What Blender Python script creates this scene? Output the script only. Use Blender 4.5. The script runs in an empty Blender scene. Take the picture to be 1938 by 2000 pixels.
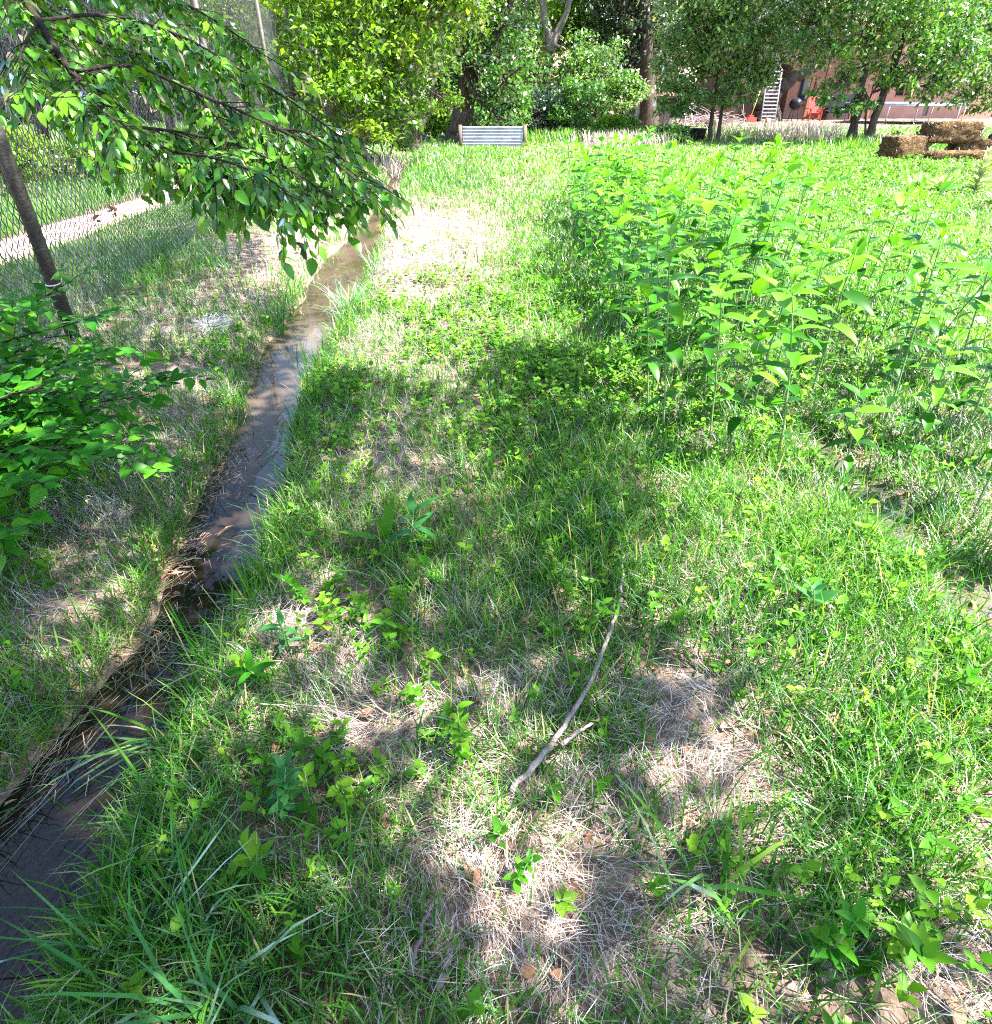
import bpy, math, numpy as np
from math import radians, sin, cos, pi, tan, atan
rng = np.random.default_rng(7)
scene = bpy.context.scene
col = scene.collection

# ------------------------------------------------------------------ camera model
CAMH, PITCH, F = 1.40, radians(34.0), 1215.0          # F in photo pixels (photo 1938 x 2000)
CP, SP = cos(PITCH), sin(PITCH)
FWD = np.array([0, CP, -SP]); UP = np.array([0, SP, CP]); RT = np.array([1.0, 0, 0])
CAM = np.array([0, 0, CAMH])

def ray(u, v):
    return (u - 969.0) / F * RT + FWD - (v - 1000.0) / F * UP
def gp(u, v, z=0.0):                                   # point on the height z seen at that place
    d = ray(u, v); return CAM + d * ((z - CAMH) / d[2])
def at(u, v, D):                                       # point at forward distance D
    d = ray(u, v); return CAM + d * (D / d[1])
def atd(u, v, dep):                                    # point at a depth along the view axis
    return CAM + ray(u, v) * dep
def proj(x, y, z):
    dx, dy, dz = x, y, z - CAMH
    dep = np.maximum(dy * CP - dz * SP, 1e-3)
    return 969 + F * dx / dep, 1000 - F * (dy * SP + dz * CP) / dep
def depth_of(D, z=0.0):
    return D * CP - (z - CAMH) * SP

# ------------------------------------------------------------------ noise
_tab = np.random.default_rng(3).random((256, 256))
def vnoise(x, y, s=1.0, seed=0):
    x = np.asarray(x) / s + 37.3 * seed + 1000.0; y = np.asarray(y) / s + 11.7 * seed + 1000.0
    xi = np.floor(x).astype(int); yi = np.floor(y).astype(int)
    fx = x - xi; fy = y - yi
    fx = fx * fx * (3 - 2 * fx); fy = fy * fy * (3 - 2 * fy)
    g = lambda a, b: _tab[a % 256, b % 256]
    return (g(xi, yi) * (1 - fx) + g(xi + 1, yi) * fx) * (1 - fy) + (g(xi, yi + 1) * (1 - fx) + g(xi + 1, yi + 1) * fx) * fy
def fbm(x, y, s=1.0, seed=0):
    return .55 * vnoise(x, y, s, seed) + .3 * vnoise(x, y, s / 2.1, seed + 5) + .15 * vnoise(x, y, s / 4.3, seed + 9)
def sstep(a, b, x):
    t = np.clip((x - a) / (b - a), 0, 1); return t * t * (3 - 2 * t)

# ------------------------------------------------------------------ the ditch
K = 1938 / 1899.0
WZ = -0.10
_edges = [(300, 779, 792), (350, 742, 775), (400, 716, 755), (450, 672, 732), (500, 622, 716), (550, 588, 697), (600, 556, 672), (650, 526, 642),
          (700, 492, 612), (750, 470, 592), (800, 452, 572), (850, 438, 560), (900, 418, 548), (950, 395, 538), (1000, 362, 527),
          (1050, 335, 516), (1100, 315, 500), (1150, 305, 478), (1200, 285, 445), (1300, 205, 395), (1400, 120, 352), (1500, 30, 312),
          (1600, -60, 268), (1700, -120, 228), (1800, -185, 182), (1960, -260, 105)]
_L = np.array([gp(l * K, v * K, WZ) for v, l, r in _edges]); _R = np.array([gp(r * K, v * K, WZ) for v, l, r in _edges])
_o = np.argsort(.5 * (_L[:, 1] + _R[:, 1]))
_yl, _xl = _L[_o, 1], _L[_o, 0]; _yr, _xr = _R[_o, 1], _R[_o, 0]
def ditch(y):
    y = np.asarray(y, float)
    xl = np.interp(y, _yl, _xl); xr = np.interp(y, _yr, _xr)
    lo = y < _yl[0]
    xl = np.where(lo, _xl[0] - .1 * (_yl[0] - y), xl); xr = np.where(lo, _xr[0] - .1 * (_yr[0] - y), xr)
    return xl, xr
def ditch_d(x, y):                                     # distance outside the water edge (negative in the water)
    w = .035 * (vnoise(x, y, .13, 4) - .5) + .05 * (vnoise(x, y, .4, 6) - .5)
    xl, xr = ditch(y); return np.maximum(xl - x, x - xr) + w * np.clip(np.asarray(y) / 2, .4, 1.2)

_pud = [gp(1640, 905), gp(1715, 975), gp(1770, 1045), gp(1600, 860)]
_pudr = [.09, .13, .11, .05]
_pud2 = gp(1945, 1190)
def pud_d(x, y):
    d = np.full(np.shape(x), 9.0)
    for p, r in list(zip(_pud, _pudr)) + [(_pud2, .16)]:
        d = np.minimum(d, np.hypot(x - p[0], (y - p[1]) * .8) - r)
    return d + .05 * (vnoise(x, y, .09, 14) - .5)

PATH_X0, PATH_X1 = -5.65, -4.85
def path_off(y): return .12 * np.sin(np.asarray(y) * .35) - np.clip(np.asarray(y) - 11, 0, 40) * .05
def on_path(x, y):
    o = path_off(y); return (x > PATH_X0 + o) & (x < PATH_X1 + o)

def gz(x, y):
    x = np.asarray(x, float); y = np.asarray(y, float)
    z = .05 * (fbm(x, y, 1.3, 1) - .5) + .02 * (vnoise(x, y, .25, 2) - .5)
    far = np.clip((y - 8) / 10, 0, 1)
    d = ditch_d(x, y)
    near = np.where(y < 21, 1.0, np.clip(1 - (y - 21) / 2, 0, 1))
    bank = sstep(-.20, .24, d)
    z = z * bank + (-.17) * (1 - bank) * near
    # small raised berm of grass along the right bank, near the trough
    z = z + .26 * np.exp(-((x + .75) / .95) ** 2 - ((y - 15.0) / 3.2) ** 2) * sstep(0, .5, d)
    z = z + .10 * np.exp(-((x + 2.9) / .8) ** 2) * np.clip(y / 6, 0, 1) * sstep(0, .4, d)
    p = pud_d(x, y)
    z = z - .05 * (1 - sstep(-.06, .12, p))
    return z

# ------------------------------------------------------------------ mesh builder
class MB:
    def __init__(s): s.v = []; s.lt = []; s.li = []; s.t = []; s.n = 0
    def add(s, V, faces, tint=0.5):
        V = np.asarray(V, np.float32).reshape(-1, 3)
        for Fk in (faces if isinstance(faces, list) and len(faces) and isinstance(faces[0], np.ndarray) else [faces]):
            Fk = np.asarray(Fk, np.int32)
            if Fk.size == 0: continue
            s.lt.append(np.full(len(Fk), Fk.shape[1], np.int32)); s.li.append((Fk + s.n).ravel())
        t = np.asarray(tint, np.float32)
        s.t.append(np.full(len(V), t, np.float32) if t.ndim == 0 else t.ravel())
        s.v.append(V); s.n += len(V)
    def box(s, c, size, rz=0.0, rx=0.0, ry=0.0, tint=.5, bev=0.0):
        sx, sy, sz = np.asarray(size) / 2.0
        P = np.array([[a, b, c_] for a in (-1, 1) for b in (-1, 1) for c_ in (-1, 1)], float) * [sx, sy, sz]
        P = P @ rot(rx, ry, rz).T + np.asarray(c)
        s.add(P, np.array([[0, 1, 3, 2], [4, 6, 7, 5], [0, 4, 5, 1], [2, 3, 7, 6], [0, 2, 6, 4], [1, 5, 7, 3]]), tint)
    def tube(s, path, rad, n=8, tint=.5, cap=True, wob=0.0, seed=0):
        path = np.asarray(path, float); m = len(path); rad = np.broadcast_to(np.asarray(rad, float), (m,))
        tg = np.gradient(path, axis=0); tg /= np.linalg.norm(tg, axis=1)[:, None] + 1e-9
        ref = np.array([0, 0, 1.0]) if abs(tg[:, 2]).mean() < .8 else np.array([1.0, 0, 0])
        a = np.cross(tg, ref); a /= np.linalg.norm(a, axis=1)[:, None] + 1e-9
        b = np.cross(tg, a)
        th = np.arange(n) / n * 2 * pi
        r = rad[:, None] * np.ones(n)
        if wob:
            r = r * (1 + wob * (vnoise(np.arange(m)[:, None] * .35 + 0 * th, np.cos(th) * 1.7 + np.sin(th) * 1.3 + 0 * r, .6, seed) - .5) * 2)
        V = path[:, None, :] + r[:, :, None] * (np.cos(th)[None, :, None] * a[:, None, :] + np.sin(th)[None, :, None] * b[:, None, :])
        i = np.arange(m - 1)[:, None] * n; j = np.arange(n)[None, :]; k = (np.arange(n) + 1) % n
        Q = np.stack([i + j, i + k[None, :], i + n + k[None, :], i + n + j], -1).reshape(-1, 4)
        Vf = V.reshape(-1, 3); fl = [Q.astype(np.int32)]
        if cap:
            Vf = np.vstack([Vf, path[0], path[-1]]); c0, c1 = m * n, m * n + 1
            fl.append(np.array([[c0, kk, jj] for jj, kk in enumerate(k)] + [[c1, (m - 1) * n + jj, (m - 1) * n + kk] for jj, kk in enumerate(k)], np.int32))
        s.add(Vf, fl, tint)
    def build(s, name, mat, parent=None, smooth=True):
        me = bpy.data.meshes.new(name)
        V = np.concatenate(s.v); lt = np.concatenate(s.lt); li = np.concatenate(s.li)
        if parent is not None:
            V = V - np.array(parent.location, np.float32) if not parent.get('_local') else V
        me.vertices.add(len(V)); me.vertices.foreach_set('co', V.astype(np.float32).ravel())
        me.loops.add(len(li)); me.loops.foreach_set('vertex_index', li)
        me.polygons.add(len(lt)); st = np.concatenate([[0], np.cumsum(lt)[:-1]]).astype(np.int32)
        me.polygons.foreach_set('loop_start', st)
        me.polygons.foreach_set('use_smooth', np.full(len(lt), smooth))
        at_ = me.attributes.new('tint', 'FLOAT', 'POINT'); at_.data.foreach_set('value', np.concatenate(s.t))
        me.update(calc_edges=True); me.validate()
        me.materials.append(mat)
        o = bpy.data.objects.new(name, me); col.objects.link(o)
        if parent is not None: o.parent = parent
        return o

def rot(rx, ry, rz):
    cx, sx, cy, sy, cz, sz = cos(rx), sin(rx), cos(ry), sin(ry), cos(rz), sin(rz)
    X = np.array([[1, 0, 0], [0, cx, -sx], [0, sx, cx]]); Y = np.array([[cy, 0, sy], [0, 1, 0], [-sy, 0, cy]]); Z = np.array([[cz, -sz, 0], [sz, cz, 0], [0, 0, 1]])
    return Z @ Y @ X

def tag(o, label=None, cat=None, group=None, kind=None):
    if label: o['label'] = label
    if cat: o['category'] = cat
    if group: o['group'] = group
    if kind: o['kind'] = kind
    return o
def empty(name, loc, label, cat, group=None):
    o = bpy.data.objects.new(name, None); col.objects.link(o); o.location = [float(c) for c in loc]
    o.empty_display_size = .1
    return tag(o, label, cat, group)

# blades of grass: seven points each
def blades(mb, P, H, W, ang, lean, curl, tint, wang=None):
    N = len(P)
    if N == 0: return
    ts = np.array([0, .38, .74, 1.0]); pts = [P]
    for i in range(3):
        phi = lean + curl * (ts[i] + ts[i + 1]) / 2
        L = H * (ts[i + 1] - ts[i])
        pts.append(pts[-1] + np.stack([np.sin(phi) * np.cos(ang) * L, np.sin(phi) * np.sin(ang) * L, np.cos(phi) * L], 1))
    wa = ang + pi / 2 if wang is None else wang
    wd = np.stack([np.cos(wa), np.sin(wa), np.zeros(N)], 1) * (W / 2)[:, None]
    V = np.empty((N, 7, 3), np.float32)
    for i, f in enumerate((.75, 1.0, .7)):
        V[:, 2 * i] = pts[i] - wd * f; V[:, 2 * i + 1] = pts[i] + wd * f
    V[:, 6] = pts[3]
    b = (np.arange(N) * 7)[:, None]
    q = np.concatenate([b + [0, 1, 3, 2], b + [2, 3, 5, 4]]).astype(np.int32); t = (b + [4, 5, 6]).astype(np.int32)
    mb.add(V, [q, t], np.repeat(tint, 7))

# leaves: template with a fold on the midrib
def norm(a): return a / (np.linalg.norm(a, axis=-1, keepdims=True) + 1e-9)
def leaves(mb, P, axis, nrm, L, W, tint, rows=2, fold=.25, droop=.15, tipw=.42, serr=0.0):
    """rows = number of inner rows; rows 0 gives a four-point leaf"""
    N = len(P)
    if N == 0: return
    axis = norm(axis); side = norm(np.cross(axis, nrm)); nr = np.cross(side, axis)
    L = np.broadcast_to(L, (N,)); W = np.broadcast_to(W, (N,)); droop = np.broadcast_to(droop, (N,))
    if rows == 0:
        tt = np.array([0, .45, 1, .45]); ss = np.array([0, 1, 0, -1.0]); F_ = [np.array([[0, 1, 2, 3]])]
    else:
        ti = np.linspace(0, 1, rows + 2)[1:-1]
        prof = np.sin(pi * ti ** (.5 / (tipw / .42) ** .0 if False else .72)) ** .85
        prof = prof / prof.max()
        tt = [0.0]; ss = [0.0]
        for k, (a, p) in enumerate(zip(ti, prof)):
            e = 1 + serr * (1 if k % 2 else -1)
            tt += [a - .03 * serr, a, a - .03 * serr]; ss += [-p * e, 0, p * e]
        tt.append(1.0); ss.append(0.0); tt = np.array(tt); ss = np.array(ss)
        last = len(tt) - 1; q = []; t = [[0, 2, 1], [0, 3, 2]]
        for k in range(rows - 1):
            a = 1 + 3 * k; q += [[a, a + 1, a + 4, a + 3], [a + 1, a + 2, a + 5, a + 4]]
        a = 1 + 3 * (rows - 1); t += [[a, a + 1, last], [a + 1, a + 2, last]]
        F_ = [np.array(t)] + ([np.array(q)] if q else [])
    k = len(tt)
    x = tt[None] * L[:, None]; y = ss[None] * (W / 2)[:, None]
    z = np.abs(ss)[None] * (W / 2)[:, None] * fold - (tt[None] ** 2) * (L * droop)[:, None]
    V = P[:, None] + x[..., None] * axis[:, None] + y[..., None] * side[:, None] + z[..., None] * nr[:, None]
    b = (np.arange(N) * k)[:, None, None]
    mb.add(V, [(f[None] + b).reshape(-1, f.shape[1]).astype(np.int32) for f in F_], np.repeat(tint, k) if np.ndim(tint) else tint)

# ------------------------------------------------------------------ materials
def newmat(name):
    m = bpy.data.materials.new(name); m.use_nodes = True; nt = m.node_tree; nt.nodes.clear()
    out = nt.nodes.new('ShaderNodeOutputMaterial'); return m, nt, out
def N(nt, t, **kw):
    n = nt.nodes.new(t)
    for k, v in kw.items(): setattr(n, k, v)
    return n
def ramp(nt, stops):
    r = N(nt, 'ShaderNodeValToRGB'); e = r.color_ramp.elements
    while len(e) < len(stops): e.new(.5)
    for i, (p, c) in enumerate(stops): e[i].position = p; e[i].color = (*c, 1)
    return r
def leafmat(name, stops, trans=.4, gloss=.5, rough=.38, tr_gain=(1.25, 1.3, .55), nscale=None):
    m, nt, out = newmat(name); L = nt.links
    a = N(nt, 'ShaderNodeAttribute', attribute_name='tint'); r = ramp(nt, stops)
    if nscale:
        tc = N(nt, 'ShaderNodeTexCoord'); no = N(nt, 'ShaderNodeTexNoise'); no.inputs['Scale'].default_value = nscale; no.inputs['Detail'].default_value = 3
        L.new(tc.outputs['Object'], no.inputs['Vector'])
        ad = N(nt, 'ShaderNodeMath', operation='MULTIPLY_ADD'); ad.inputs[1].default_value = .5; L.new(no.outputs[0], ad.inputs[0])
        sb = N(nt, 'ShaderNodeMath', operation='ADD'); sb.inputs[1].default_value = -.25; L.new(a.outputs['Fac'], sb.inputs[0]); L.new(sb.outputs[0], ad.inputs[2])
        L.new(ad.outputs[0], r.inputs[0])
    else: L.new(a.outputs['Fac'], r.inputs[0])
    d = N(nt, 'ShaderNodeBsdfDiffuse'); t = N(nt, 'ShaderNodeBsdfTranslucent'); g = N(nt, 'ShaderNodeBsdfGlossy')
    g.inputs['Roughness'].default_value = rough; g.inputs['Color'].default_value = (1, 1, 1, 1)
    mul = N(nt, 'ShaderNodeMix', data_type='RGBA', blend_type='MULTIPLY'); mul.inputs[0].default_value = 1
    L.new(r.outputs[0], mul.inputs[6]); mul.inputs[7].default_value = (*tr_gain, 1)
    L.new(r.outputs[0], d.inputs[0]); L.new(mul.outputs[2], t.inputs[0])
    m1 = N(nt, 'ShaderNodeMixShader'); m1.inputs[0].default_value = trans; L.new(d.outputs[0], m1.inputs[1]); L.new(t.outputs[0], m1.inputs[2])
    fr = N(nt, 'ShaderNodeFresnel'); fr.inputs[0].default_value = 1.42
    fm = N(nt, 'ShaderNodeMath', operation='MULTIPLY'); fm.inputs[1].default_value = gloss; L.new(fr.outputs[0], fm.inputs[0])
    m2 = N(nt, 'ShaderNodeMixShader'); L.new(fm.outputs[0], m2.inputs[0]); L.new(m1.outputs[0], m2.inputs[1]); L.new(g.outputs[0], m2.inputs[2])
    L.new(m2.outputs[0], out.inputs[0]); return m
def pmat(name, stops, scale=6.0, detail=6, rough=.8, bump=.3, bscale=None, metal=0.0, stretch=(1, 1, 1), spec=.3):
    m, nt, out = newmat(name); L = nt.links
    tc = N(nt, 'ShaderNodeTexCoord'); mp = N(nt, 'ShaderNodeMapping'); mp.inputs['Scale'].default_value = stretch
    L.new(tc.outputs['Object'], mp.inputs[0])
    no = N(nt, 'ShaderNodeTexNoise'); no.inputs['Scale'].default_value = scale; no.inputs['Detail'].default_value = detail; no.inputs['Roughness'].default_value = .65
    L.new(mp.outputs[0], no.inputs['Vector']); r = ramp(nt, stops); L.new(no.outputs[0], r.inputs[0])
    p = N(nt, 'ShaderNodeBsdfPrincipled'); L.new(r.outputs[0], p.inputs['Base Color'])
    p.inputs['Roughness'].default_value = rough; p.inputs['Metallic'].default_value = metal; p.inputs['Specular IOR Level'].default_value = spec
    if bump:
        n2 = N(nt, 'ShaderNodeTexNoise'); n2.inputs['Scale'].default_value = bscale or scale * 3; n2.inputs['Detail'].default_value = 5
        L.new(mp.outputs[0], n2.inputs['Vector']); b = N(nt, 'ShaderNodeBump'); b.inputs['Strength'].default_value = bump; b.inputs['Distance'].default_value = .05
        L.new(n2.outputs[0], b.inputs['Height']); L.new(b.outputs[0], p.inputs['Normal'])
    L.new(p.outputs[0], out.inputs[0]); return m

M = {}
M['soil'] = pmat('soil', [(.25, (.06, .042, .033)), (.5, (.16, .115, .09)), (.75, (.33, .26, .225))], 9, 10, .95, .6, 40, spec=.1)
M['dust'] = pmat('path_dust', [(.3, (.42, .255, .225)), (.7, (.58, .39, .35))], 3, 8, .95, .3, 30, spec=.1)
M['grass'] = leafmat('grass', [(0, (.012, .075, .010)), (.35, (.042, .175, .014)), (.7, (.105, .27, .026)), (.93, (.21, .35, .05)), (1, (.42, .36, .20))], .5, .16, .42, (1.35, 1.4, .4))
M['straw'] = leafmat('straw', [(0, (.07, .045, .035)), (.4, (.38, .31, .27)), (.8, (.60, .53, .49)), (1, (.70, .65, .63))], .2, .12, .5, (1, .95, .85))
M['cover'] = leafmat('broad_leaves', [(0, (.022, .10, .008)), (.5, (.075, .22, .012)), (1, (.18, .33, .022))], .38, .22, .4, (1.2, 1.3, .4))
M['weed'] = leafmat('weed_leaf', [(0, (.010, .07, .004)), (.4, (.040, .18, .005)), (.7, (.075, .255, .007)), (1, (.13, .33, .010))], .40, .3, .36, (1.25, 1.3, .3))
M['weedstem'] = leafmat('weed_stem', [(0, (.10, .22, .06)), (1, (.22, .34, .14))], .1, .5, .4)
M['elm'] = leafmat('elm_leaf', [(0, (.014, .085, .008)), (.5, (.050, .20, .010)), (1, (.16, .35, .016))], .5, .8, .28, (1.5, 1.45, .3))
M['elmpale'] = leafmat('yellow_green_leaf', [(0, (.035, .13, .008)), (.5, (.11, .26, .012)), (1, (.26, .40, .02))], .52, .4, .36, (1.4, 1.3, .35))
M['tgreen'] = leafmat('mid_green_leaf', [(0, (.022, .10, .014)), (.5, (.075, .23, .022)), (1, (.17, .37, .04))], .5, .7, .33, (1.4, 1.35, .4))
M['tpale'] = leafmat('silver_green_leaf', [(0, (.045, .15, .025)), (.5, (.13, .29, .04)), (1, (.25, .42, .08))], .48, .8, .33, (1.3, 1.3, .45))
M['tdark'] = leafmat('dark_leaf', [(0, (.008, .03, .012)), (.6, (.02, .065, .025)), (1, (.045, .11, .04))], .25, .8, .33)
M['shrub'] = leafmat('shrub_leaf', [(0, (.014, .11, .008)), (.5, (.04, .22, .010)), (1, (.13, .36, .015))], .55, .3, .42, (1.5, 1.4, .3))
M['mull'] = leafmat('woolly_leaf', [(0, (.16, .24, .07)), (.6, (.28, .36, .13)), (1, (.5, .52, .34))], .25, .2, .6)
M['bluegreen'] = leafmat('blue_green_leaf', [(0, (.018, .10, .030)), (1, (.055, .21, .045))], .3, .3, .4)
M['tuft'] = leafmat('pale_blue_grass', [(0, (.06, .17, .06)), (.6, (.15, .27, .11)), (1, (.36, .38, .24))], .3, .3, .4)
M['bark'] = pmat('bark', [(.3, (.035, .026, .02)), (.6, (.10, .078, .062)), (.8, (.19, .155, .125))], 5, 8, .9, .9, 14, stretch=(3, 3, .5), spec=.1)
M['barkpale'] = pmat('pale_bark', [(.3, (.10, .08, .065)), (.7, (.30, .255, .22))], 6, 8, .9, .7, 18, stretch=(3, 3, .6), spec=.1)
M['barkdark'] = pmat('dark_bark', [(.3, (.012, .009, .008)), (.7, (.04, .03, .026))], 25, 8, .85, .5, 60, spec=.15)
M['twig'] = pmat('grey_twig', [(.3, (.16, .12, .11)), (.7, (.36, .30, .29))], 25, 8, .85, .5, 80, spec=.15)
M['postwood'] = pmat('weathered_post', [(.3, (.08, .06, .05)), (.7, (.24, .19, .16))], 12, 8, .9, .6, 30, stretch=(4, 4, .4), spec=.1)
M['galv'] = pmat('galvanised_wire', [(.3, (.045, .043, .05)), (.7, (.12, .115, .13))], 8, 3, .6, 0, metal=.0)
M['pipe'] = pmat('dull_steel_pipe', [(.3, (.035, .03, .027)), (.7, (.10, .09, .08))], 14, 6, .6, .2, 60, metal=.3)
M['hay'] = pmat('hay', [(.34, (.018, .011, .006)), (.5, (.12, .075, .035)), (.70, (.34, .235, .12))], 22, 12, .95, 1.0, 45, stretch=(1, 1, 2.2), spec=.05)
M['corr'] = pmat('corrugated_zinc', [(.28, (.20, .17, .16)), (.42, (.42, .45, .55)), (.7, (.62, .66, .76))], 2.5, 8, .4, .1, 20, metal=.65)
M['adobe'] = pmat('pink_adobe', [(.3, (.42, .21, .15)), (.7, (.56, .31, .235))], 1.5, 6, .95, .2, 12, spec=.05)
M['adobedark'] = pmat('brown_adobe', [(.3, (.085, .055, .042)), (.7, (.15, .10, .075))], 1.5, 6, .95, .2, 12, spec=.05)
M['wood'] = pmat('terracotta_wood', [(.3, (.30, .12, .06)), (.7, (.46, .20, .11))], 5, 6, .7, .3, 30, stretch=(3, 3, .4))
M['greywood'] = pmat('grey_boards', [(.3, (.16, .13, .12)), (.7, (.33, .28, .26))], 4, 8, .9, .5, 20, stretch=(4, 4, .3), spec=.1)
M['whitewood'] = pmat('whitewashed_pickets', [(.3, (.5, .47, .47)), (.7, (.74, .71, .72))], 4, 6, .85, .3, 20, stretch=(4, 4, .3))
M['glass'] = pmat('window_glass', [(.3, (.02, .03, .045)), (.7, (.05, .07, .10))], .8, 2, .06, 0, spec=.8)
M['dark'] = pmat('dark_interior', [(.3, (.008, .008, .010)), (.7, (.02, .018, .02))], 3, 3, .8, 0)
M['curtain'] = pmat('pale_curtain', [(.3, (.35, .45, .42)), (.7, (.55, .62, .58))], 3, 3, .9, .1)
M['black'] = pmat('black_plastic', [(.3, (.008, .008, .010)), (.7, (.022, .022, .026))], 5, 3, .4, .05)
M['red'] = pmat('red_paint', [(.3, (.34, .035, .03)), (.7, (.50, .07, .05))], 6, 4, .55, .1)
M['bluepad'] = pmat('blue_pad', [(.3, (.06, .09, .30)), (.7, (.30, .34, .55))], 3, 4, .5, .1)
M['steel'] = pmat('light_steel', [(.3, (.40, .41, .45)), (.7, (.62, .63, .68))], 8, 4, .4, .05, metal=.5)
M['yellow'] = pmat('yellow_handle', [(.3, (.55, .42, .10)), (.7, (.7, .56, .2))], 8, 4, .6, .05)
M['petal'] = leafmat('white_petal', [(0, (.72, .70, .78)), (1, (.82, .80, .84))], .3, .2, .5, (1, 1, 1))
M['wet'] = leafmat('wet_grass', [(0, (.035, .026, .018)), (.5, (.09, .075, .045)), (.8, (.11, .16, .05)), (1, (.36, .34, .26))], .15, .3, .35)
M['litter'] = leafmat('dead_leaf', [(0, (.12, .055, .03)), (.5, (.30, .16, .09)), (1, (.52, .34, .22))], .15, .3, .5, (1, .9, .7))
M['stump'] = pmat('cut_wood', [(.3, (.34, .24, .15)), (.7, (.55, .42, .29))], 8, 6, .9, .3, 30, spec=.1)
M['roof'] = pmat('rusty_red_roof', [(.3, (.38, .17, .12)), (.7, (.58, .32, .25))], 2, 6, .8, .2, 10)

def watermat(name, c0, c1, bumpS=.12, bs=9.0, shade_y=None):
    m, nt, out = newmat(name); L = nt.links
    tc = N(nt, 'ShaderNodeTexCoord'); mp = N(nt, 'ShaderNodeMapping'); mp.inputs['Scale'].default_value = (1, .45, 1)
    L.new(tc.outputs['Object'], mp.inputs[0])
    no = N(nt, 'ShaderNodeTexNoise'); no.inputs['Scale'].default_value = 3.2; no.inputs['Detail'].default_value = 6; L.new(mp.outputs[0], no.inputs['Vector'])
    r = ramp(nt, [(.32, c0), (.7, c1)]); L.new(no.outputs[0], r.inputs[0])
    p = N(nt, 'ShaderNodeBsdfPrincipled'); p.inputs['Roughness'].default_value = .025
    if shade_y:                                               # shade painted in: base colour darkens towards the near end
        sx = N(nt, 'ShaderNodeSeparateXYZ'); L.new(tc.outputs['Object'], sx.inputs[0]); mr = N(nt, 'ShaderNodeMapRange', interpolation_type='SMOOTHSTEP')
        mr.inputs['From Min'].default_value = shade_y[0]; mr.inputs['From Max'].default_value = shade_y[1]; L.new(sx.outputs['Y'], mr.inputs['Value'])
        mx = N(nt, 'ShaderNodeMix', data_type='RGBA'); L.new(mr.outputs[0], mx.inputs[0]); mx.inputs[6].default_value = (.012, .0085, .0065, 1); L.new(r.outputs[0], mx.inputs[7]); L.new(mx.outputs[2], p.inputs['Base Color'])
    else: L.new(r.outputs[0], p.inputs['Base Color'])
    p.inputs['Specular IOR Level'].default_value = .8; p.inputs['IOR'].default_value = 1.33
    n2 = N(nt, 'ShaderNodeTexNoise'); n2.inputs['Scale'].default_value = bs; n2.inputs['Detail'].default_value = 3; n2.inputs['Distortion'].default_value = .6
    L.new(mp.outputs[0], n2.inputs['Vector']); b = N(nt, 'ShaderNodeBump'); b.inputs['Strength'].default_value = bumpS; b.inputs['Distance'].default_value = .03
    L.new(n2.outputs[0], b.inputs['Height']); L.new(b.outputs[0], p.inputs['Normal']); L.new(p.outputs[0], out.inputs[0]); return m
M['water'] = watermat('ditch_water', (.028, .020, .013), (.105, .077, .056), .10, 6.0, shade_y=(1.5, 3.7))
M['puddle'] = watermat('puddle_water', (.05, .042, .034), (.13, .11, .09), .05, 14)

# ------------------------------------------------------------------ patches of cover, written as places in the photo
def blob(u, v, L):
    s = np.zeros(np.shape(u))
    for (cu, cv, ru, rv, a) in L: s = s + a * np.exp(-((u - cu) / ru) ** 2 - ((v - cv) / rv) ** 2)
    return s
STRAW = [(830, 450, 130, 55, 1.1), (790, 530, 110, 60, 1.0), (930, 590, 130, 80, .8), (960, 470, 90, 60, .6), (720, 680, 60, 45, .9), (860, 640, 110, 60, .5), (950, 1690, 190, 150, 1.2),
         (770, 920, 120, 60, .9), (700, 1010, 80, 50, .6), (720, 1430, 80, 100, .8), (590, 480, 90, 70, 1.3), (640, 430, 60, 50, 1.0), (1880, 1900, 120, 140, 1.0), (1320, 1370, 90, 70, .9),
         (1400, 1500, 130, 100, .7), (1040, 1360, 110, 60, .7), (880, 1210, 120, 50, .7), (330, 640, 150, 50, .7), (250, 1010, 130, 60, .5), (170, 1230, 150, 60, .45),
         (380, 780, 90, 60, .5), (1040, 1850, 200, 120, .8), (1620, 860, 60, 60, .6), (420, 560, 120, 60, .7), (1180, 282, 60, 16, 1.2), (1540, 1000, 120, 60, .2), (560, 1200, 70, 80, .6), (620, 1300, 80, 80, .5),
         (800, 330, 60, 14, .5)]
COVER = [(1000, 640, 260, 130, 1.0), (1150, 720, 160, 120, 1.0), (1050, 800, 120, 150, .8), (1250, 900, 200, 140, .8), (640, 820, 110, 140, .9), (700, 1180, 150, 120, .5), (640, 1560, 120, 90, .8),
         (1500, 620, 300, 240, .45), (1750, 500, 200, 140, .9), (1500, 1100, 260, 180, .5), (1850, 1300, 150, 300, .35), (430, 680, 60, 60, .6), (1700, 1800, 130, 110, .9), (880, 1420, 110, 90, .5),
         (100, 1350, 120, 100, .5), (1700, 340, 250, 40, .6)]
LUSH = [(850, 340, 110, 45, .8), (1100, 480, 90, 90, .4), (1650, 1250, 300, 300, .5), (1150, 1050, 110, 160, .6), (300, 530, 180, 40, .5), (400, 1800, 250, 160, .6), (1600, 1800, 200, 160, .5), (1450, 420, 400, 80, .3), (560, 640, 40, 60, .2)]

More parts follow.
